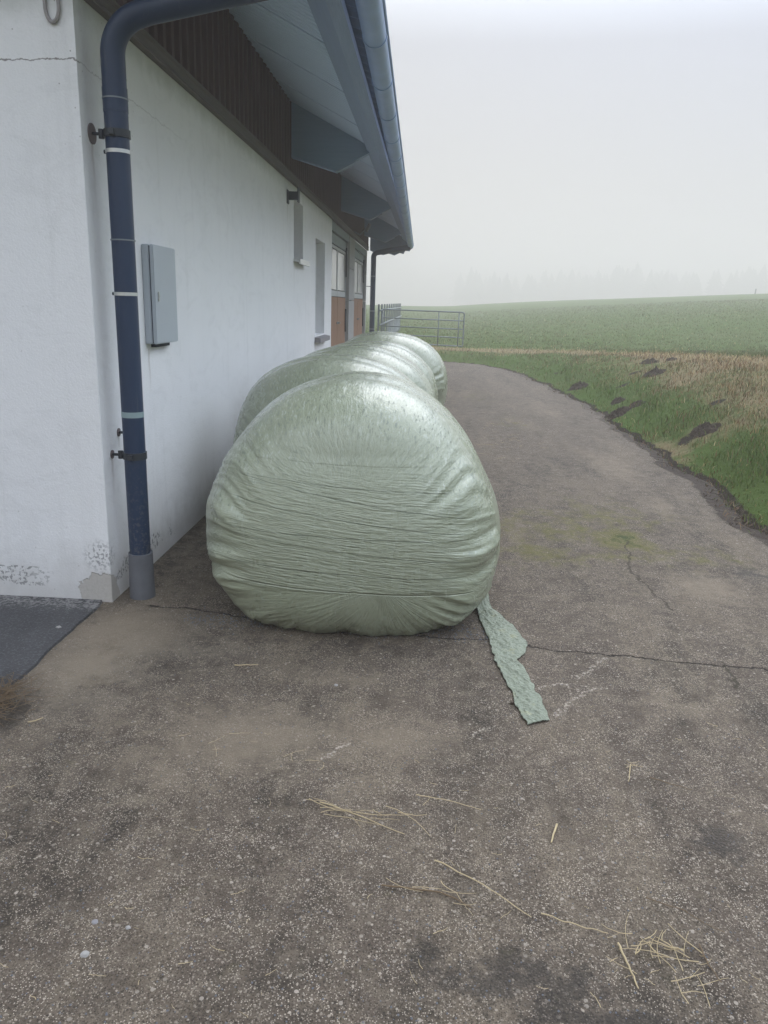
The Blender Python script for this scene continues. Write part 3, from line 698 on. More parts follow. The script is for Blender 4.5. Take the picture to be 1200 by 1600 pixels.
# ------------------------------------------------------------------ barn
WX = -1.58; Y0 = 3.665; Y1 = 20.1
barn = tag(empty('barn', (WX, Y0, 0)), 'long white plastered barn with brown cladding under wide eaves', 'barn')
openings = [(9.26, 9.92, 2.02, 2.66), (11.02, 12.0, 1.08, 2.38), (12.86, 15.74, 0, 2.66), (16.92, 19.86, 0, 2.66)]
TOP = 2.80
def side_wall():
    yb = sorted({Y0, 12.84, *[o[0] for o in openings[:2]], *[o[1] for o in openings[:2]]})
    yb = [v for v in yb if v <= 12.84]; zb = sorted({0, TOP, *[o[2] for o in openings[:2]], *[o[3] for o in openings[:2]]})
    vs, fs, idx = [], [], {}
    def v(x, y, z):
        k = (round(x, 4), round(y, 4), round(z, 4))
        if k not in idx: idx[k] = len(vs); vs.append(k)
        return idx[k]
    def hole(y, z): return any(a < y < b and c < z < d for a, b, c, d in openings[:2])
    T = .28
    for i in range(len(yb)-1):
        for j in range(len(zb)-1):
            ya, yc, za, zc = yb[i], yb[i+1], zb[j], zb[j+1]
            if hole((ya+yc)/2, (za+zc)/2): continue
            for x in (WX, WX-T): fs.append((v(x, ya, za), v(x, yc, za), v(x, yc, zc), v(x, ya, zc)))
    for a, b, c, d in openings[:2]:
        x0, x1 = WX, WX-T
        fs.append((v(x0, a, c), v(x1, a, c), v(x1, a, d), v(x0, a, d))); fs.append((v(x0, b, c), v(x1, b, c), v(x1, b, d), v(x0, b, d)))
        fs.append((v(x0, a, c), v(x1, a, c), v(x1, b, c), v(x0, b, c))); fs.append((v(x0, a, d), v(x1, a, d), v(x1, b, d), v(x0, b, d)))
    # ends and top
    fs.append((v(WX, 12.84, 0), v(WX-T, 12.84, 0), v(WX-T, 12.84, TOP), v(WX, 12.84, TOP)))
    fs.append((v(WX, Y0, TOP), v(WX-T, Y0, TOP), v(WX-T, 12.84, TOP), v(WX, 12.84, TOP)))
    # front wall facing the camera
    for (a, b) in (((-10, Y0), (WX, Y0)),):
        fs.append((v(-10, Y0, 0), v(WX, Y0, 0), v(WX, Y0, TOP), v(-10, Y0, TOP)))
        fs.append((v(-10, Y0, TOP), v(WX, Y0, TOP), v(WX, Y0, 3.5), v(-5.8, Y0, 5.4), v(-10, Y0, 3.5)))
    fs.append((v(-10, Y0, 0), v(-10, Y1, 0), v(-10, Y1, 3.5), v(-10, Y0, 3.5)))
    fs.append((v(-10, Y1, 0), v(-1.9, Y1, 0), v(-1.9, Y1, 3.5), v(-5.8, Y1, 5.4), v(-10, Y1, 3.5)))
    o = mesh_obj('wall', vs, fs, M['plaster'], barn)
    bm = bmesh.new(); bm.from_mesh(o.data); bmesh.ops.remove_doubles(bm, verts=bm.verts, dist=.0005)
    bmesh.ops.recalc_face_normals(bm, faces=bm.faces); bm.to_mesh(o.data); bm.free()
side_wall()
# pillars of bare concrete between and after the doors
for a, b in ((15.76, 16.9), (19.88, Y1-.01)):
    m = MB()
    for z0, z1 in ((0, .78), (.79, 1.58), (1.59, 2.19), (2.20, 2.795)): m.box(WX-.28, WX-.01, a, b, z0, z1)
    m.build('concrete_pillar', M['pillar'], barn, bevel=.004)
MB().box(WX-.28, WX-.02, 12.86, 15.74, 2.665, 2.797).box(WX-.28, WX-.02, 16.92, 19.86, 2.665, 2.797).build('lintel', M['header'], barn)
# floor dark interior backing behind doors
# trim board, cladding, soffit, fascia, roof
MB().prism([(WX-.02, 2.803), (WX+.035, 2.803), (WX+.035, 2.815), (WX+.022, 2.832), (WX+.022, 2.872), (WX+.035, 2.880), (WX+.035, 2.892), (WX-.02, 2.892)], 'y', Y0-.02, Y1+.05).build('trim_board', M['trim'], barn)
prof = []; y = Y0; P_ = .15
while y < Y1:
    prof += [(WX-.012, y), (WX-.012, y+.085), (WX+.016, y+.095), (WX+.016, y+.140)]; y += P_
vs, fs = [], []
for (x, yy) in prof: vs += [(x, yy, 2.889), (x, yy, 3.66)]
for i in range(len(prof)-1): fs.append((2*i, 2*i+2, 2*i+3, 2*i+1))
mesh_obj('cladding', vs, fs, M['cladding'], barn)
RY0, RY1 = 2.9, 20.75
SL = (3.60-3.17)/(-.70+1.56)      # slope of the soffit
def sof(x): return 3.17 + (-.70-x)*SL
MB().prism([(-1.62, sof(-1.62)), (-.74, 3.19), (-.74, 3.205), (-1.62, sof(-1.62)+.015)], 'y', RY0, RY1).build('soffit', M['soffit'], barn)
MB().prism([(-.738, 3.135), (-.738, 3.26), (-.66, 3.24), (-.52, 3.10), (-.52, 3.045), (-.60, 3.045)], 'y', RY0, RY1).build('fascia', M['fascia'], barn)
yq = RY0+.35
while yq < RY1-.2:
    MB().prism([(-1.60, sof(-1.60)-.006), (-.745, sof(-.745)-.006), (-.745, sof(-.745)-.0005), (-1.60, sof(-1.60)-.0005)], 'y', yq, yq+.045).build('joint_strip', M['soffit'], barn)
    yq += 1.22
# roof sheet (corrugated, with thickness), ridge at X=-5.8
def gx_(y): return float(np.interp(y, [4, 21], [-.372, -.535]))
vs, fs = [], []; ny_ = int((RY1-RY0)/.03)
RP = [(-.41, 3.152), (-.70, 3.245), (-1.62, sof(-1.62)+.09), (-5.8, 5.55), (-10.9, 3.2)]
for j in range(ny_+1):
    y = RY0+j*.03; w = .022*math.cos(2*PI*y/.18)
    P5 = [(gx_(y)+.035, 3.150)]+RP[1:]
    for (x, z) in P5: vs.append((x, y, z+w))
    for (x, z) in P5: vs.append((x, y, z+w+.012))
n5 = 5
for j in range(ny_):
    for k in range(n5-1):
        a = j*10+k; fs.append((a, a+10, a+11, a+1)); a += 5; fs.append((a, a+1, a+11, a+10))
    a = j*10; fs.append((a, a+5, a+15, a+10))
mesh_obj('roof', vs, fs, M['roof'], barn, smooth=True)
# rafters with tapered ends
for yc in (4.1, 9.0, 13.9, 18.8):
    m = MB(); pl = [(WX+.018, 3.07), (-1.07, 2.93), (-.70, 3.12), (-.70, 3.168), (WX+.018, sof(WX)-.003)]
    m.prism(pl, 'y', yc, yc+.10); m.build('rafter', M['rafter'], barn)
    m = MB().prism([(WX+.018, 3.052), (-1.068, 2.912), (-1.055, 2.925), (-1.07, 2.928), (WX+.018, 3.068)], 'y', yc-.006, yc+.106)
    m.prism([(-1.055, 2.918), (-.86, 3.018), (-.86, 3.034), (-1.055, 2.934)], 'y', yc-.006, yc+.106)
    m.build('rafter_edge', M['fascia'], barn)
# closing panel at the far verge
zig = [(-1.56, 3.5), (-1.56, 2.84), (-1.40, 2.77), (-1.22, 2.735), (-1.08, 2.775), (-.93, 2.735), (-.80, 2.80), (-.70, 2.775), (-.66, 2.86), (-.55, 2.845), (-.50, 2.92), (-.47, 3.13), (-.70, 3.23), (-.90, 3.30)]
MB().prism(zig, 'y', 20.62, 20.66).build('verge_board', M['roof'], barn)
# gutter: half round trough with bead and joints
def gzz(y): return np.interp(y, [4, 21], [3.055, 2.985])
def trough(y0, y1, r, name, mat, th=.004, seg=18, step=.6, parent=barn, bead=True):
    m = MB(); yy = list(np.arange(y0, y1, step))+[y1]
    vs, fs = [], []
    ring = []
    for k in range(seg+1): a = PI+PI*k/seg; ring.append((math.cos(a)*r, math.sin(a)*r))
    ring.append((math.cos(0)*(r+.0), .012)); 
    inner = [(x*(1-th/r), z*(1-th/r)) for x, z in ring]
    full = ring+inner[::-1]; n = len(full)
    for y in yy:
        cx, cz = gx_(y), gzz(y)
        vs += [(cx+x, y, cz+z) for x, z in full]
    for i in range(len(yy)-1):
        for k in range(n):
            a = i*n+k; b = i*n+(k+1) % n; fs.append((a, b, b+n, a+n))
    fs.append(tuple(range(n))); fs.append(tuple(range((len(yy)-1)*n, len(yy)*n))[::-1])
    m.v, m.f = vs, fs
    if bead: m.tube([(gx_(y)+r+.004, y, gzz(y)+.010) for y in yy], .009, 8)
    return m.build(name, mat, parent, smooth=True)
gut = trough(RY0+.05, 20.9, .070, 'gutter', M['gutter'])
yj = 3.2
while yj < 20.8:
    trough(yj, yj+.035, .0745, 'gutter_joint', M['gutter'], parent=gut, bead=False, step=.035); yj += .9
MB().prism([(-1.0, 3.0)]+[(gx_(20.9)+.07*math.cos(a), gzz(20.9)+.07*math.sin(a)) for a in np.linspace(PI, 2*PI, 12)], 'y', 20.9, 20.905) if False else None
# windows
def bx(name, mat, parent, *b, bev=0): return MB().box(*b).build(name, mat, parent, bevel=bev)
a, b, c, d = openings[0]
w1 = bx('window', M['reveal'], barn, WX-.27, WX-.17, a, b, c, d); w1['label'] = 'small high window closed by a grey panel'
MB().box(WX-.20, WX+.075, a-.02, b+.06, c-.035, c-.003).box(WX+.06, WX+.08, a-.02, b+.06, c-.06, c-.003).build('sill', M['bright'], w1, bevel=.003)
a, b, c, d = openings[1]
fr = MB(); x0, x1 = WX-.20, WX-.13
fr.box(x0, x1, a, a+.07, c, d).box(x0, x1, b-.07, b, c, d).box(x0, x1, a+.07, b-.07, c, c+.07).box(x0, x1, a+.07, b-.07, d-.07, d)
w2 = fr.build('window', M['window'], barn)
bx('pane', M['glass'], w2, WX-.18, WX-.165, a+.07, b-.07, c+.07, d-.07)
MB().prism([(WX-.13, c+.0), (WX+.085, c-.035), (WX+.085, c-.10), (WX-.13, c-.06)], 'y', a-.04, b+.05).build('sill', M['sill'], w2, bevel=.005)
# doors
for di, (a, b, c, d) in enumerate(openings[2:]):
    x = WX-.07
    fr = MB().box(x-.06, x, a, a+.06, 0, d).box(x-.06, x, b-.06, b, 0, d).box(x-.06, x, a+.06, b-.06, 2.50, d)
    dr = fr.build('barn_door', M['header'], barn, bevel=.003)
    mid = (a+b)/2
    for lo, hi in ((a+.065, mid-.01), (mid+.01, b-.065)):
        MB().box(x-.045, x-.005, lo, hi, 1.64, 1.74).box(x-.045, x-.005, lo, lo+.05, 1.742, 2.48).box(x-.045, x-.005, hi-.05, hi, 1.742, 2.48).box(x-.045, x-.005, lo+.052, hi-.052, 2.43, 2.48).build('leaf_frame', M['frame'], dr)
        bx('pane', M['clear'], dr, x-.03, x-.012, lo+.065, hi-.065, 1.755, 2.415)
        m = MB(); n = 7; st = (hi-lo)/n
        for i in range(n): m.box(x-.045, x+.002, lo+i*st+.002, lo+(i+1)*st-.002, .04, 1.63)
        m.build('wood_panel', M['wood'], dr, bevel=.003)
    MB().tube([(x-.045, a+.065, 1.635), (x-.045, b-.065, 1.635)], .008, 6).build('drip_rail', M['dark'], dr)
    for yy in (a+.03, b-.16):
        bx('hinge', M['dark'], dr, x+.004, x+.03, yy, yy+.13, 2.02, 2.56, bev=.004)
        bx('hinge', M['dark'], dr, x+.004, x+.03, yy, yy+.13, .98, 1.42, bev=.004)
    MB().box(x+.006, x+.018, mid-.12, mid+.12, 1.16, 1.20).tube([(x+.01, mid-.05, 1.18), (x+.05, mid-.05, 1.18), (x+.05, mid+.08, 1.18), (x+.01, mid+.08, 1.18)], .008, 8).build('handle', M['galv'], dr)

# wall mounted things
br = MB().box(WX-.001, WX+.012, 8.80, 8.90, 2.56, 2.70).box(WX+.012, WX+.115, 8.83, 8.87, 2.60, 2.685).box(WX+.115, WX+.127, 8.80, 8.90, 2.575, 2.73)
tag(br.build('wall_bracket', M['dark'], bevel=.003), 'dark steel bracket sticking out left of the small high window', 'bracket')
tag(MB().tube([(WX+.001, 16.3, 2.86+.06), (WX+.14, 16.25, 2.86), (WX+.30, 16.2, 3.0)], .016, 8).tube([(WX+.26, 16.25, 2.93), (WX+.34, 16.2, 3.06)], .035, 10).build('lamp_arm', M['galv'], smooth=True), 'thin metal arm under the eaves above the barn doors', 'lamp arm')
# cabinet
cb = tag(empty('meter_cabinet', (WX, 4.34, 1.28)), 'grey metal meter cabinet with locked door on the white side wall', 'cabinet')
cy0, cy1, cz0, cz1 = 4.335, 4.715, 1.288, 1.822
MB().box(WX, WX+.040, cy0, cy1, cz0, cz1).build('body', M['cabinet'], cb, bevel=.004)
MB().box(WX+.0401, WX+.045, cy0+.006, cy1-.006, cz0+.006, cz1-.006).build('door_seal', M['seal'], cb)
dd = MB().box(WX+.0451, WX+.066, cy0, cy1, cz0, cz1).build('door', M['cabinet'], cb, bevel=.005)
for hz_ in (1.33, 1.74): MB().tube([(WX+.055, cy1+.004, hz_), (WX+.055, cy1+.004, hz_+.045)], .006, 8).build('hinge', M['bright'], dd)
lk = MB().box(WX+.066, WX+.073, cy0+.045, cy0+.065, 1.52, 1.575).build('lock', M['bright'], dd, bevel=.003)
MB().box(WX+.001, WX+.03, 4.42, 4.66, cz0-.022, cz0).build('conduit_gland', M['seal'], cb)

# cable loop on the front wall
lp = [(-1.668+.030*math.cos(a), Y0-.010, 2.735+.060*math.sin(a)) for a in np.linspace(PI*.95, 2*PI*1.03, 22)]
lp = [(-1.700, Y0-.010, 2.95)]+lp+[(-1.636, Y0-.010, 2.95)]
tag(MB().tube(lp, .0085, 8).build('cable_loop', M['cable'], smooth=True), 'loop of grey cable hanging on the white front wall', 'cable')

# ------------------------------------------------------------------ downpipes
def arc(c, r, a0, a1, n, plane='xz', y=0):
    return [(c[0]+r*math.cos(a), y, c[1]+r*math.sin(a)) for a in np.linspace(a0, a1, n)]
def downpipe(x, y, label, near):
    e = tag(empty('downpipe', (x, y, 0)), label, 'downpipe', 'dark downpipes on the barn side wall')
    if near:
        c = (x+.17, 2.58)
        path = [(x, y, .02), (x, y, 1.0), (x, y, 2.0), (x, y, 2.46)]+arc(c, .17, PI, PI*.60, 14, y=y)
        l = path[-1]; path += [(l[0]+.06, y, l[2]+.018), (gx_(y)-.0, y, l[2]+.018+(gx_(y)-l[0]-.06)*.20)]
        rs = [.0535]*len(path)
    else:
        c = (x+.12, 2.66); path = [(x, y, .02), (x, y, 2.66)]+arc(c, .12, PI, PI*.58, 8, y=y); path.append((gx_(y), y, 2.93)); rs = [.066]*len(path)
    MB().tube(path, .06, 28, rs=rs).build('pipe', M['pipe'], e, smooth=True)
    R = rs[0]
    def ring(z, h, mat, dr=.003, name='clamp'):
        MB().tube([(x, y, z-h/2), (x, y, z+h/2)], R+dr, 28).build(name, mat, e, smooth=True)
    if near:
        ring(2.405, .006, M['galv'], .004, 'seam_ring'); ring(1.80, .006, M['galv'], .004, 'seam_ring')
        ring(2.185, .016, M['bright'], .0025); ring(1.555, .016, M['bright'], .0025)
        ring(.975, .028, M['tape'], .0012, 'tape_band')
        ring(2.40, .10, M['pipe'], .002, 'socket')
        for zz, yy, cl in ((2.26, y, 1), (.765, y, 1), (.862, y+.10, 0)):
            rod = MB().tube([(WX+.002, yy, zz), (x-R*.6 if cl else x-.03, yy, zz)], .007, 10)
            if cl:
                rod.tube([(x, y, zz-.017), (x, y, zz+.017)], R+.006, 28).tube([(x-R-.02, y, zz-.02), (x-R-.02, y, zz+.02)], .013, 10)
                rod.box(x-.012+.0, x+.012, y-R-.022, y-R-.003, zz-.012, zz+.012)
            bk = rod.build('wall_bracket', M['dark'], e, smooth=True)
            MB().tube([(WX+.001, yy, zz), (WX+.005, yy, zz)], .045 if zz > 2 else .022, 20).build('wall_plate', M['rust'], bk)
        # cement sleeve at the ground
        MB().tube([(x, y, 0), (x, y, .10), (x+.001, y, .245)], .07, 28, rs=[.066, .064, .062]).build('base_sleeve', M['sleeve'], e, smooth=True)
        MB().tube([(x-R-.012, y, 2.185), (x-R+.004, y, 2.185)], .009, 8).build('clamp_screw', M['dark'], e)
        MB().tube([(x-R-.012, y, 1.555), (x-R+.004, y, 1.555)], .008, 8).build('clamp_screw', M['dark'], e)
    else:
        ring(2.2, .03, M['galv']); ring(1.35, .03, M['galv']); ring(.9, .03, M['galv'])
        MB().tube([(WX+.0, Y1-.05, 1.95), (x, y, 1.95)], .009, 8).build('wall_bracket', M['dark'], e)
        MB().tube([(x, y, 0), (x, y, .25)], .07, 20).build('base_sleeve', M['sleeve'], e, smooth=True)
downpipe(-1.460, 3.775, 'dark blue grey downpipe with grey base sleeve at the near barn corner', True)
downpipe(-1.44, 20.32, 'distant dark downpipe at the far end of the barn beside the fence', False)

# ------------------------------------------------------------------ bales
OUT = [(-1.10, .335), (-1.08, .54), (-1.035, .68), (-.905, .905), (-.765, 1.04), (-.575, 1.13), (-.36, 1.178), (-.14, 1.152), (.05, 1.045), (.185, .905), (.305, .72), (.395, .51), (.418, .34), (.385, .16), (.29, .035), (.12, -.005), (-.34, -.012), (-.72, -.005), (-.90, .025), (-1.03, .14)]
SCL = 1.0
def radial(outline, cx, cz):
    a = np.array([math.atan2(z-cz, x-cx) for x, z in outline]); r = np.array([math.hypot(x-cx, z-cz) for x, z in outline])
    o = np.argsort(a); a, r = a[o], r[o]
    a = np.concatenate([a-2*PI, a, a+2*PI]); r = np.tile(r, 3)
    t = np.linspace(-PI, PI, 720, endpoint=False); v = np.interp(t, a, r)*SCL
    k = np.exp(-(np.arange(-30, 31)/11.0)**2); k /= k.sum()
    v = np.convolve(np.concatenate([v[-30:], v, v[:30]]), k, 'valid')
    return lambda th: np.interp((th+PI) % (2*PI)-PI, np.append(t, PI), np.append(v, v[0]))
def outline_for(cx, hw, h, lean=0, seed=0):
    r = np.random.default_rng(seed); pts = []
    for k in range(24):
        a = 2*PI*k/24; c, s = math.cos(a), math.sin(a); n = 2.25
        x = math.copysign(abs(c)**(2/n), c)*hw; z = math.copysign(abs(s)**(2/n), s)
        z = .5*h + z*(.5*h if s > 0 else .56*h)
        z = max(z, 0); x += lean*(z-.5*h)
        pts.append((cx+x*(1+r.uniform(-.012, .012)), z))
    return pts
def bale(outline, cx, cz, y0, y1, label, seed, mat, nt, na, n=3.0, amp=1.0):
    yc, L = (y0+y1)/2, (y1-y0)/2
    rf = radial(outline, cx, cz)
    ph = np.linspace(-PI/2, PI/2, 4000); s = np.abs(np.cos(ph))**(2/n); ay = np.sign(np.sin(ph))*np.abs(np.sin(ph))**(2/n)
    dl = np.concatenate([[0], np.cumsum(np.hypot(np.diff(s)*.65, np.diff(ay)*L))]); dl /= dl[-1]
    q = np.linspace(0, 1, na); S = np.interp(q, dl, s); A = np.interp(q, dl, ay)
    th = np.linspace(0, 2*PI, nt, endpoint=False); r = rf(th)
    vs = []
    o = Vector((seed*7.3, seed*1.7, 0))
    for i in range(na):
        si, ai = float(S[i]), float(A[i])
        # shape of pleats: strongest where the film turns over the rim
        rim = math.exp(-((si-.80)/.15)**2)*(1 if abs(ai) > .5 else 0)+.16*(si > .9)*math.exp(-((.8-abs(ai))/.3)**2)
        for j in range(nt):
            t = float(th[j]); c, sn = math.cos(t), math.sin(t); R = float(r[j])
            if ai < 0: w = rim
            else: w = rim*.8
            side = (.22+.9*abs(c)**1.5)*(1 if sn < .1 else max(.12, 1-(sn-.1)*1.3))
            tt = t + .22*mn.noise(Vector((c*2, sn*2, ai*2+seed)))
            p1 = mn.noise(Vector((math.cos(tt)*7, math.sin(tt)*7, ai*.9))+o); p2 = mn.noise(Vector((math.cos(tt)*16, math.sin(tt)*16, ai*1.3))+o)
            p3 = mn.noise(Vector((math.cos(tt)*38, math.sin(tt)*38, ai*1.6+si))+o)
            f = (1-abs(p1)*2.6)*.025+(1-abs(p2)*2.4)*.009+p3*.0045
            lo = mn.noise(Vector((c*si*1.6, ai*1.2, sn*si*1.6))+o)*.016
            disp = f*w*side*amp + lo
            if abs(ai) < .8: disp += -.008*math.exp(-((abs(ai)-.28)/.10)**2)*(1 if sn > -.2 else 0) + .0015*p2*(1 if si > .95 else 0)
            nr = si**(n-1); nyv = abs(ai)**(n-1); k = math.hypot(nr, nyv)+1e-6
            dr, dy = disp*nr/k, disp*nyv/k*(1 if ai > 0 else -1)
            # sag: the face bulges forward low down
            bul = -.05*max(0, 1-((si*sn*R+.10)/.5)**2)*(nyv/k) if ai < 0 else 0
            if sn < 0:
                sl = max(0, 1-abs(ai)**9)**(1/9)
                si2 = si+(sl-si)*min(1, -sn*1.6)*.75*min(1, si*1.2)
            else: si2 = si
            x = cx+(si*R+dr)*c; z = cz+(si2*R+dr)*sn; y = yc+ai*L+dy+bul
            vs.append((x, y, max(z, .004)))
    V = np.array(vs)
    I = (np.arange(na-1)[:, None]*nt); J = np.arange(nt)[None, :]
    a = (I+J).ravel(); b = (I+(J+1) % nt).ravel()
    Fq = np.stack([a, b, b+nt, a+nt], 1)
    V -= np.array([cx, yc, 0])
    ob = np_mesh('silage_bale', V, Fq, mat); ob.location = (cx, yc, 0)
    return tag(ob, label, 'bale', 'film wrapped silage bales lying along the barn')
GB = None
SCL = 1.026
b1 = bale(OUT, -.34, .48, 3.345, 4.80, 'nearest round bale in pale green film with its wrinkled end facing the camera', 1, M['film_front'], 460, 260, 3.0)
SCL = 1.0
SP = [(-.615, .70, 1.19, 4.84, 6.02, 'second bale from the camera, bulging out left behind the nearest one'),
      (-.60, .71, 1.195, 6.06, 7.26, 'third bale in the row, middle of the five'),
      (-.56, .70, 1.185, 7.34, 8.46, 'fourth bale, between the middle and the farthest bale'),
      (-.47, .735, 1.225, 8.70, 9.95, 'farthest bale of the row, topping the others near the gate')]
for k, (cx, hw, h, y0, y1, lab) in enumerate(SP):
    bale(outline_for(cx, hw, h, 0, k), cx, h*.47, y0, y1, lab, k+2, M['film'], 260, 150, 2.7, .8)

# loose tail of film on the ground
TL = [(743, 944), (747, 962), (757, 984), (767, 1008), (768, 1020), (774, 1036), (783, 1054), (797, 1078), (808, 1106), (816, 1122), (826, 1134)]
TR = [(758, 935), (768, 951), (786, 966), (806, 986), (823, 1007), (822, 1021), (808, 1033), (826, 1058), (838, 1084), (851, 1106), (860, 1127)]
def tail():
    nu, nv = 40, 220; P = []; 
    for i in range(nv):
        f = i/(nv-1)*(len(TL)-1); k = min(int(f), len(TL)-2); t = f-k
        l = gz(*TL[k], .0).lerp(gz(*TL[k+1]), t); r = gz(*TR[k], .0).lerp(gz(*TR[k+1]), t)
        lift = .10*max(0, 1-i/(nv*.10))**1.3
        for j in range(nu):
            u = j/(nu-1); e = 4*u*(1-u)
            p = l.lerp(r, u); w = mn.fractal(Vector((p.x*30, p.y*16, 3.1)), 1, 2, 4)
            rg = 1-abs(mn.noise(Vector((p.x*26+p.y*9, p.y*8, .5))))*3
            ed = mn.noise(Vector((i*.13, (j > nu/2)*5.0, 7.7)))*.010*abs(2*u-1)
            rg2 = max(0, 1-abs(mn.noise(Vector((p.x*60+p.y*30, p.y*34, 2.5))))*3.5)
            p.z = .008+lift+max(0, .003*w+.006*max(rg, 0)+.004*rg2+.002)*(.35+.65*e); p.x += ed; p.y += ed*.6
            P.append(p)
    # two closed layers with thickness
    n0 = len(P); V = [tuple(p) for p in P]+[(p.x, p.y, p.z-.003) for p in P]; F = []
    for i in range(nv-1):
        for j in range(nu-1):
            a = i*nu+j; F.append((a, a+1, a+1+nu, a+nu)); F.append((n0+a, n0+a+nu, n0+a+nu+1, n0+a+1))
    for i in range(nv-1):
        for j in (0, nu-1):
            a = i*nu+j; F.append((a, a+nu, n0+a+nu, n0+a))
    for j in range(nu-1):
        for i in (0, nv-1):
            a = i*nu+j; F.append((a, a+1, n0+a+1, n0+a))
    o = mesh_obj('film_tail', V, F, M['tail'], b1, smooth=True); return o
tail()

# ------------------------------------------------------------------ gate and fence at the far end
gt = tag(empty('field_gate', (-1.3, 22.0, .4)), 'galvanised tubular field gate with five rails past the bales', 'gate')
gy = 22.0
def gpos(x): return gy + (x+1.3)*-.25+.3
xr = .98; zt, zb_ = 1.375, .47
top = [(-1.3, gpos(-1.3), zt+.01), (xr-.07, gpos(xr), zt)]+[(xr-.07+.07*math.sin(a), gpos(xr), zt-.07+.07*math.cos(a)) for a in np.linspace(.3, PI/2, 5)]+[(xr, gpos(xr), zb_+.02)]
MB().tube(top, .019, 10).build('frame', M['galv'], gt, smooth=True)
for k in range(1, 5):
    z = zt-(zt-zb_)*k/4
    MB().tube([(-1.3, gpos(-1.3), z+.01), (xr, gpos(xr), z)], .016, 8).build('rail', M['galv'], gt, smooth=True)
for x in (-.0-.43+.72, xr-.14, -1.28):
    MB().tube([(x, gpos(x)-.01, zb_), (x, gpos(x)-.01, zt)], .015, 8).build('upright', M['galv'], gt, smooth=True)
fc = tag(empty('paddock_fence', (-1.33, 21, .3)), 'row of grey steel fence posts and rails running back from the barn end', 'fence')
for k in range(12):
    y = 21.2+k*1.35; x = -1.33+k*.004
    h = float(height(np.array([x]), np.array([y]))[0])
    MB().box(x-.024, x+.024, y-.03, y+.03, h-.1, 1.52+.004*k).build('post', M['galv'], fc, bevel=.004)
for z in (1.36, .98):
    MB().tube([(-1.29, 21.0, z), (-1.26, 37, z+.03)], .024, 8).build('rail', M['galv'], fc, smooth=True)
for k in range(10):
    y = 25+k*1.1; MB().tube([(-1.27, y, .45), (-1.27, y+.5, 1.0)], .015, 6).build('brace', M['galv'], fc)

# field post far out on the crest
a = on_terrain(1178, 467)
dq = (Fv + Rv*((1178-600)/1200) + Uv*((800-470)/1200)); T = 108; px_, py_ = dq.x*T, dq.y*T
hh = float(height(np.array([px_]), np.array([py_]))[0])
tag(MB().tube([(px_, py_, hh-.2), (px_+.05, py_, hh+.9)], .09, 8, rs=[.11, .08]).build('field_post', M['bark']), 'lone thin post standing on the crest of the foggy field', 'post')

# ------------------------------------------------------------------ straw, pebbles
def stalk_mesh(name, pts, r, mat, seed):
    P = [gz(*p, .006) for p in pts]; Q = []
    for a, b in zip(P, P[1:]):
        for k in range(6): Q.append(a.lerp(b, k/6))
    Q.append(P[-1])
    Q = [q+Vector((mn.noise(Vector((i*.5, seed, 0)))*.004, mn.noise(Vector((i*.5, seed, 5)))*.004, .002+abs(mn.noise(Vector((i*.3, seed, 9))))*.006)) for i, q in enumerate(Q)]
    n = len(Q); r *= .85
    return MB().tube(Q, r, 6, rs=[r*(1-.45*i/n) for i in range(n)]).build(name, mat, smooth=True)
ST = [([(679, 1345), (755, 1384), (830, 1434)], .0024, 'straw', 'longest straight golden straw, lying slanted right of the image centre line'),
      ([(595, 1385), (690, 1395), (738, 1421)], .0030, 'straw2', 'brown bent straw left of the longest golden stalk'),
      ([(845, 1429), (900, 1447), (950, 1460)], .0022, 'straw', 'pale straw between the longest stalk and the straw clump'),
      ([(870, 1289), (861, 1317)], .0042, 'straw', 'short thick pale straw piece lying alone on the concrete'),
      ([(965, 1475), (982, 1510), (998, 1546)], .0036, 'straw', 'thick pale straw sticking down out of the straw clump'),
      ([(1010, 1403), (1070, 1426), (1132, 1460)], .0018, 'straw2', 'thin brown straw above and right of the straw clump'),
      ([(1092, 1477), (1105, 1505), (1127, 1538)], .0026, 'straw2', 'brown straw just right of the straw clump'),
      ([(985, 1195), (982, 1222)], .0026, 'straw', 'short upright lying straw with a hooked neighbour, right side'),
      ([(1015, 1215), (1050, 1226), (1082, 1236)], .0020, 'straw2', 'thin straw right of the short hooked one'),
      ([(650, 1242), (700, 1252), (752, 1266)], .0018, 'straw', 'thin straw below the end of the film tail'),
      ([(500, 1254), (560, 1275), (632, 1305)], .0024, 'straw', 'long straw in the scattered patch at the middle left'),
      ([(367, 1040), (403, 1040)], .0034, 'straw', 'short pale straw in front of the nearest bale at left'),
      ([(43, 1130), (68, 1123)], .0030, 'straw', 'short pale straw beside the dead grass heap')]
for k, (pts, r, mt, lab) in enumerate(ST):
    tag(stalk_mesh('straw_stalk', pts, r, M[mt], k*1.3), lab, 'straw', 'single straws lying on the concrete')
lo = MB()
def add_stalk(c, ang, L, r, z0=.004):
    n = 6; Q = []; b = random.uniform(-.5, .5)
    for i in range(n):
        t = i/(n-1)-.5; Q.append(Vector((c.x+math.cos(ang+b*t)*L*t, c.y+math.sin(ang+b*t)*L*t, z0+random.uniform(0, .004)+.006*abs(t)*random.random())))
    r *= .75
    lo.tube(Q, r, 5, rs=[r*(1-.09*i) for i in range(n)])
def cluster(px, py, n, sx, sy, Lr, rr, z=.004, amain=None, sp=PI):
    c = gz(px, py)
    for _ in range(n):
        ang = random.uniform(0, PI) if amain is None else amain+random.gauss(0, sp)
        add_stalk(c+Vector((random.gauss(0, sx), random.gauss(0, sy), 0)), ang, random.uniform(*Lr), random.uniform(*rr), z+random.uniform(0, .012))
cluster(1018, 1480, 19, .042, .028, (.03, .13), (.0010, .0022))
cluster(1050, 1520, 12, .06, .04, (.02, .10), (.0009, .0018))
cluster(560, 1272, 12, .10, .020, (.06, .22), (.0008, .0018), amain=-.25, sp=.35)
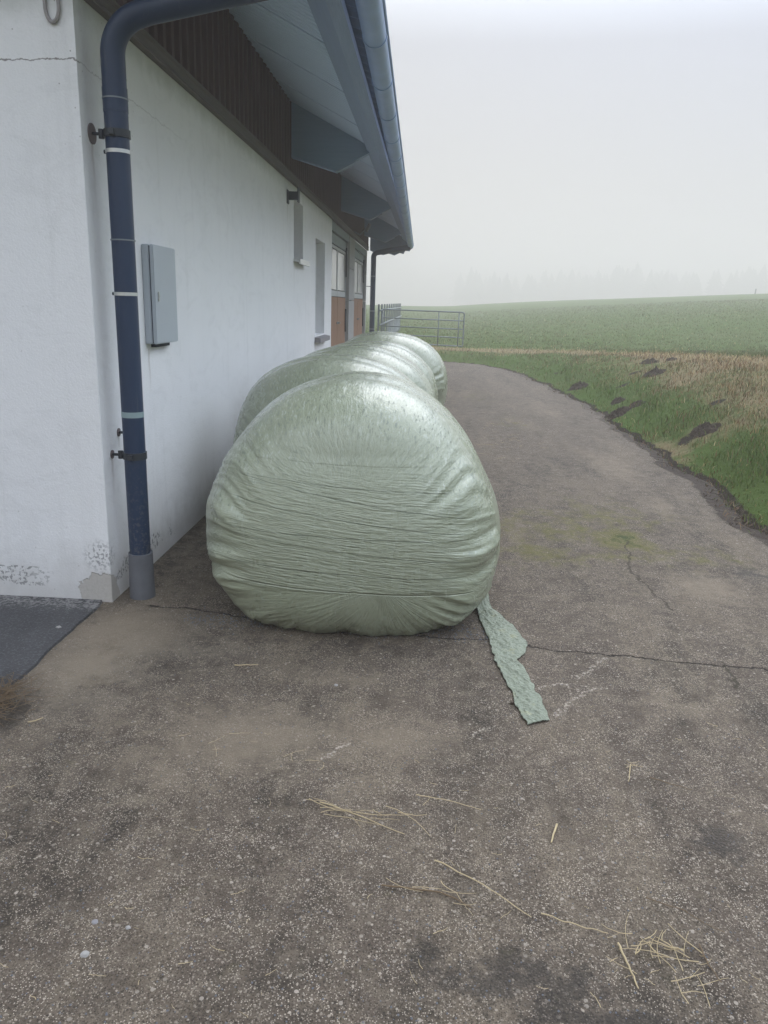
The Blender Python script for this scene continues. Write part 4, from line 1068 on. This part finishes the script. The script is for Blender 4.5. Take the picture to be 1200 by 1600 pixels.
cluster(985, 1205, 5, .03, .03, (.03, .07), (.001, .0016)); cluster(700, 1400, 7, .05, .02, (.05, .12), (.001, .0018), amain=-.4, sp=.4)
cluster(780, 690, 40, .22, .9, (.03, .16), (.0012, .0025)); cluster(470, 1200, 4, .05, .04, (.04, .1), (.0009, .0014)); cluster(350, 1170, 3, .02, .05, (.05, .1), (.001, .0014))
for _ in range(70):
    p = gz(random.uniform(0, 1200), random.uniform(1040, 1600)); add_stalk(p, random.uniform(0, PI), random.uniform(.008, .05), random.uniform(.0006, .0014))
tag(lo.build('loose_straw', M['straw'], smooth=True), 'thin bits of straw scattered over the concrete', 'straw', kind='stuff')
# dead grass heap at the left edge
lo = MB()
c = gz(-20, 1105)
for _ in range(170):
    q = c+Vector((random.gauss(0, .05), random.gauss(0, .08), 0)); a = random.uniform(0, 2*PI); L = random.uniform(.05, .20); zz = max(0, .07-(q-c).length*.45)
    Q = [Vector((q.x+math.cos(a+b*1.2)*L*b, q.y+math.sin(a+b*1.2)*L*b, .004+zz*random.uniform(.2, 1)+.035*math.sin(PI*b)*random.random())) for b in (0, .3, .6, 1)]
    lo.tube(Q, .0014, 4, rs=[.0016, .0014, .0011, .0007])
hp = tag(lo.build('dead_grass_heap', M['straw2'], smooth=True), 'tangled heap of brown dead grass at the asphalt edge', 'grass heap')
# brown twig outline on the concrete
for k, (px, py, r, lab) in enumerate([(133, 1492, .011, 'largest white pebble, low at the left of the concrete'), (525, 1071, .009, 'white pebble in front of the nearest bale'),
        (92, 984, .012, 'round white pebble lying on the dark asphalt'), (148, 1441, .009, 'grey pebble just above the largest white one'), (200, 1450, .007, 'small pale pebble right of the grey one'), (800, 1100, .010, 'dark clod beside the end of the film tail')]):
    p = gz(px, py); o = lump('pebble', p.x, p.y, 0, r, r*.85, r*.7, k*5.1, M['pebble'] if k != 5 else M['earth'], 16, 8, .25, 1.4)
    if px == 92: o.location.z = .012
    if k == 3: o.data.materials[0] = M['sill']
    tag(o, lab, 'pebble' if k != 5 else 'clod')
# gravel grit
gv = MB()
for _ in range(1500):
    px = random.uniform(0, 1200); py = random.uniform(1000, 1600); p = gz(px, py); r = random.uniform(.0012, .0038)
    b0 = len(gv.v); a = random.uniform(0, PI)
    for (u, v, w) in ((1, 0, 0), (0, 1, 0), (-1, .2, 0), (.1, -1, 0), (.1, 0, .8)):
        gv.v.append((p.x+r*(u*math.cos(a)-v*math.sin(a)), p.y+r*(u*math.sin(a)+v*math.cos(a)), w*r+.0005))
    for i in range(4): gv.f.append((b0+i, b0+(i+1) % 4, b0+4))
for _ in range(900):
    p = gz(random.uniform(330, 770), 930)
    q = Vector((random.uniform(-1.15, .45), 3.47+random.gauss(0, .05)+abs(random.gauss(0, .05)), 0)); r = random.uniform(.002, .006)
    b0 = len(gv.v); a = random.uniform(0, PI)
    for (u, v, w) in ((1, 0, 0), (0, 1, 0), (-1, .2, 0), (.1, -1, 0), (.1, 0, .8)):
        gv.v.append((q.x+r*(u*math.cos(a)-v*math.sin(a)), q.y+r*(u*math.sin(a)+v*math.cos(a)), w*r+.0005))
    for i in range(4): gv.f.append((b0+i, b0+(i+1) % 4, b0+4))
tag(gv.build('grit', M['sleeve']), 'fine grit lying on the concrete slab', 'grit', kind='stuff')

# ------------------------------------------------------------------ far wood in the fog: one mass
def wood():
    tv, tf = [], []
    r = random.Random(3)
    for k in range(330):
        az = math.radians(r.uniform(2, 48)); R = r.uniform(375, 440); x, y = R*math.sin(az), R*math.cos(az)
        h0 = float(height(np.array([x]), np.array([y]))[0]); Ht = r.uniform(17, 21)*(1+.22*mn.noise(Vector((az*14, 0, 0))))+3; 
        for tier in range(16):
            f = tier/16; zc = h0+Ht*(.10+.90*f); rad = (1-f*f)*Ht*.20+.25
            for q in range(9):
                a = 2*PI*q/9+r.uniform(0, .7); b0 = len(tv); w = .35; rr = rad*r.uniform(.65, 1.2)
                tv += [(x, y, zc+Ht*.07), (x+math.cos(a-w)*rr, y+math.sin(a-w)*rr, zc-r.uniform(.2, .8)), (x+math.cos(a)*rr*1.15, y+math.sin(a)*rr*1.15, zc-r.uniform(.5, 1.1)), (x+math.cos(a+w)*rr, y+math.sin(a+w)*rr, zc-r.uniform(.2, .8))]
                tf += [(b0, b0+1, b0+2), (b0, b0+2, b0+3)]
        b0 = len(tv)
        for zq in (h0-.5, h0+Ht*.9):
            for q in range(6): tv.append((x+.25*math.cos(q*PI/3), y+.25*math.sin(q*PI/3), zq))
        for q in range(6): tf.append((b0+q, b0+(q+1) % 6, b0+6+(q+1) % 6, b0+6+q))
    return mesh_obj('distant_wood', tv, tf, M['needle'])
tag(wood(), 'faint grey conifer wood beyond the field in fog', 'wood', kind='stuff')

# ------------------------------------------------------------------ haze
HZ = 0.0078
hm = bpy.data.materials.new('haze_air'); hm.use_nodes = True
hm.node_tree.nodes.remove(hm.node_tree.nodes['Principled BSDF'])
pv = hm.node_tree.nodes.new('ShaderNodeVolumePrincipled'); pv.inputs['Color'].default_value = (.845, .80, .75, 1)
pv.inputs['Density'].default_value = HZ; pv.inputs['Anisotropy'].default_value = .35
hm.node_tree.links.new(pv.outputs[0], hm.node_tree.nodes['Material Output'].inputs['Volume'])
hz = MB().box(-470, 470, -70, 480, -12, 27).build('haze', hm)
tag(hz, 'pale morning fog over the yard and field', 'haze', kind='stuff')

# ------------------------------------------------------------------ sky and light
SUN_EL, SUN_AZ = math.radians(48), math.radians(18)
w = bpy.data.worlds.new('World'); sc.world = w; w.use_nodes = True
nt = w.node_tree; bg = nt.nodes['Background']; bg.inputs['Strength'].default_value = .1
sky = nt.nodes.new('ShaderNodeTexSky'); sky.sky_type = 'NISHITA'; sky.sun_disc = False
sky.sun_elevation = SUN_EL; sky.sun_rotation = SUN_AZ; sky.air_density = 1.5; sky.dust_density = 4
tc = nt.nodes.new('ShaderNodeTexCoord'); sp = nt.nodes.new('ShaderNodeSeparateXYZ'); nt.links.new(tc.outputs['Generated'], sp.inputs[0])
rp = nt.nodes.new('ShaderNodeValToRGB'); nt.links.new(sp.outputs[2], rp.inputs[0])
cr = rp.color_ramp; stops = [(0, (.50, .48, .47)), (.14, (.45, .45, .47)), (.28, (.42, .445, .52)), (.48, (1.56, 1.76, 2.06)), (.75, (1.74, 1.94, 2.24)), (1, (1.72, 1.90, 2.18))]
while len(cr.elements) < len(stops): cr.elements.new(.5)
for e, (p_, c_) in zip(cr.elements, stops): e.position = p_; e.color = tuple(c_)+(1,)
ml = nt.nodes.new('ShaderNodeVectorMath'); ml.operation = 'SCALE'; ml.inputs[3].default_value = 10.0; nt.links.new(rp.outputs[0], ml.inputs[0])
# the glow of the veiled sun
sd = Vector((math.sin(SUN_AZ)*math.cos(SUN_EL), math.cos(SUN_AZ)*math.cos(SUN_EL), math.sin(SUN_EL)))
nv = nt.nodes.new('ShaderNodeVectorMath'); nv.operation = 'NORMALIZE'; nt.links.new(tc.outputs['Generated'], nv.inputs[0])
dt = nt.nodes.new('ShaderNodeVectorMath'); dt.operation = 'DOT_PRODUCT'; nt.links.new(nv.outputs[0], dt.inputs[0]); dt.inputs[1].default_value = sd
mr = nt.nodes.new('ShaderNodeMapRange'); mr.interpolation_type = 'SMOOTHSTEP'; nt.links.new(dt.outputs['Value'], mr.inputs[0]); mr.inputs[1].default_value = .72; mr.inputs[2].default_value = 1; mr.inputs[3].default_value = 1; mr.inputs[4].default_value = 1.3
m2 = nt.nodes.new('ShaderNodeVectorMath'); m2.operation = 'SCALE'; nt.links.new(ml.outputs[0], m2.inputs[0]); nt.links.new(mr.outputs[0], m2.inputs[3])
gd = nt.nodes.new('ShaderNodeVectorMath'); gd.operation = 'DOT_PRODUCT'; nt.links.new(nv.outputs[0], gd.inputs[0]); gd.inputs[1].default_value = (.34, .20, 0)
zs = nt.nodes.new('ShaderNodeMapRange'); zs.interpolation_type = 'SMOOTHSTEP'; nt.links.new(sp.outputs[2], zs.inputs[0]); zs.inputs[1].default_value = .30; zs.inputs[2].default_value = .5
gm = nt.nodes.new('ShaderNodeMath'); gm.operation = 'MULTIPLY'; nt.links.new(gd.outputs['Value'], gm.inputs[0]); nt.links.new(zs.outputs[0], gm.inputs[1])
ga = nt.nodes.new('ShaderNodeMath'); ga.operation = 'ADD'; nt.links.new(gm.outputs[0], ga.inputs[0]); ga.inputs[1].default_value = .97
hx = nt.nodes.new('ShaderNodeVectorMath'); hx.operation = 'MULTIPLY_ADD'; cxx = nt.nodes.new('ShaderNodeCombineXYZ')
for k_ in range(3): nt.links.new(sp.outputs[0], cxx.inputs[k_])
nt.links.new(cxx.outputs[0], hx.inputs[0]); hx.inputs[1].default_value = (-.42, -.26, .02); hx.inputs[2].default_value = (1.06, 1.04, 1.02)
hm_ = nt.nodes.new('ShaderNodeVectorMath'); hm_.operation = 'MULTIPLY'; nt.links.new(m2.outputs[0], hm_.inputs[0]); nt.links.new(hx.outputs[0], hm_.inputs[1])
zi = nt.nodes.new('ShaderNodeMix'); zi.data_type = 'VECTOR'; nt.links.new(zs.outputs[0], zi.inputs[0]); nt.links.new(hm_.outputs[0], zi.inputs[4]); nt.links.new(m2.outputs[0], zi.inputs[5])
m3 = nt.nodes.new('ShaderNodeVectorMath'); m3.operation = 'SCALE'; nt.links.new(zi.outputs[1], m3.inputs[0]); nt.links.new(ga.outputs[0], m3.inputs[3])
mx = nt.nodes.new('ShaderNodeMix'); mx.data_type = 'RGBA'; mx.inputs[0].default_value = .94
nt.links.new(sky.outputs[0], mx.inputs[6]); nt.links.new(m3.outputs[0], mx.inputs[7]); nt.links.new(mx.outputs[2], bg.inputs[0])
sl = bpy.data.lights.new('sun', 'SUN'); sl.energy = .8; sl.angle = math.radians(38); sl.color = (1, .96, .91)
so = bpy.data.objects.new('sun', sl); COL.objects.link(so); so.rotation_euler = (-sd).to_track_quat('-Z', 'Y').to_euler(); so.location = (0, 0, 20)

sc.view_settings.view_transform = 'Standard'; sc.view_settings.look = 'None'; sc.view_settings.exposure = .27; sc.view_settings.gamma = 1
cy = sc.cycles
cy.use_denoising = True; cy.max_bounces = 6; cy.diffuse_bounces = 3; cy.glossy_bounces = 3; cy.transmission_bounces = 2; cy.volume_bounces = 1
cy.use_adaptive_sampling = True; cy.adaptive_threshold = .02
cy.caustics_reflective = False; cy.caustics_refractive = False
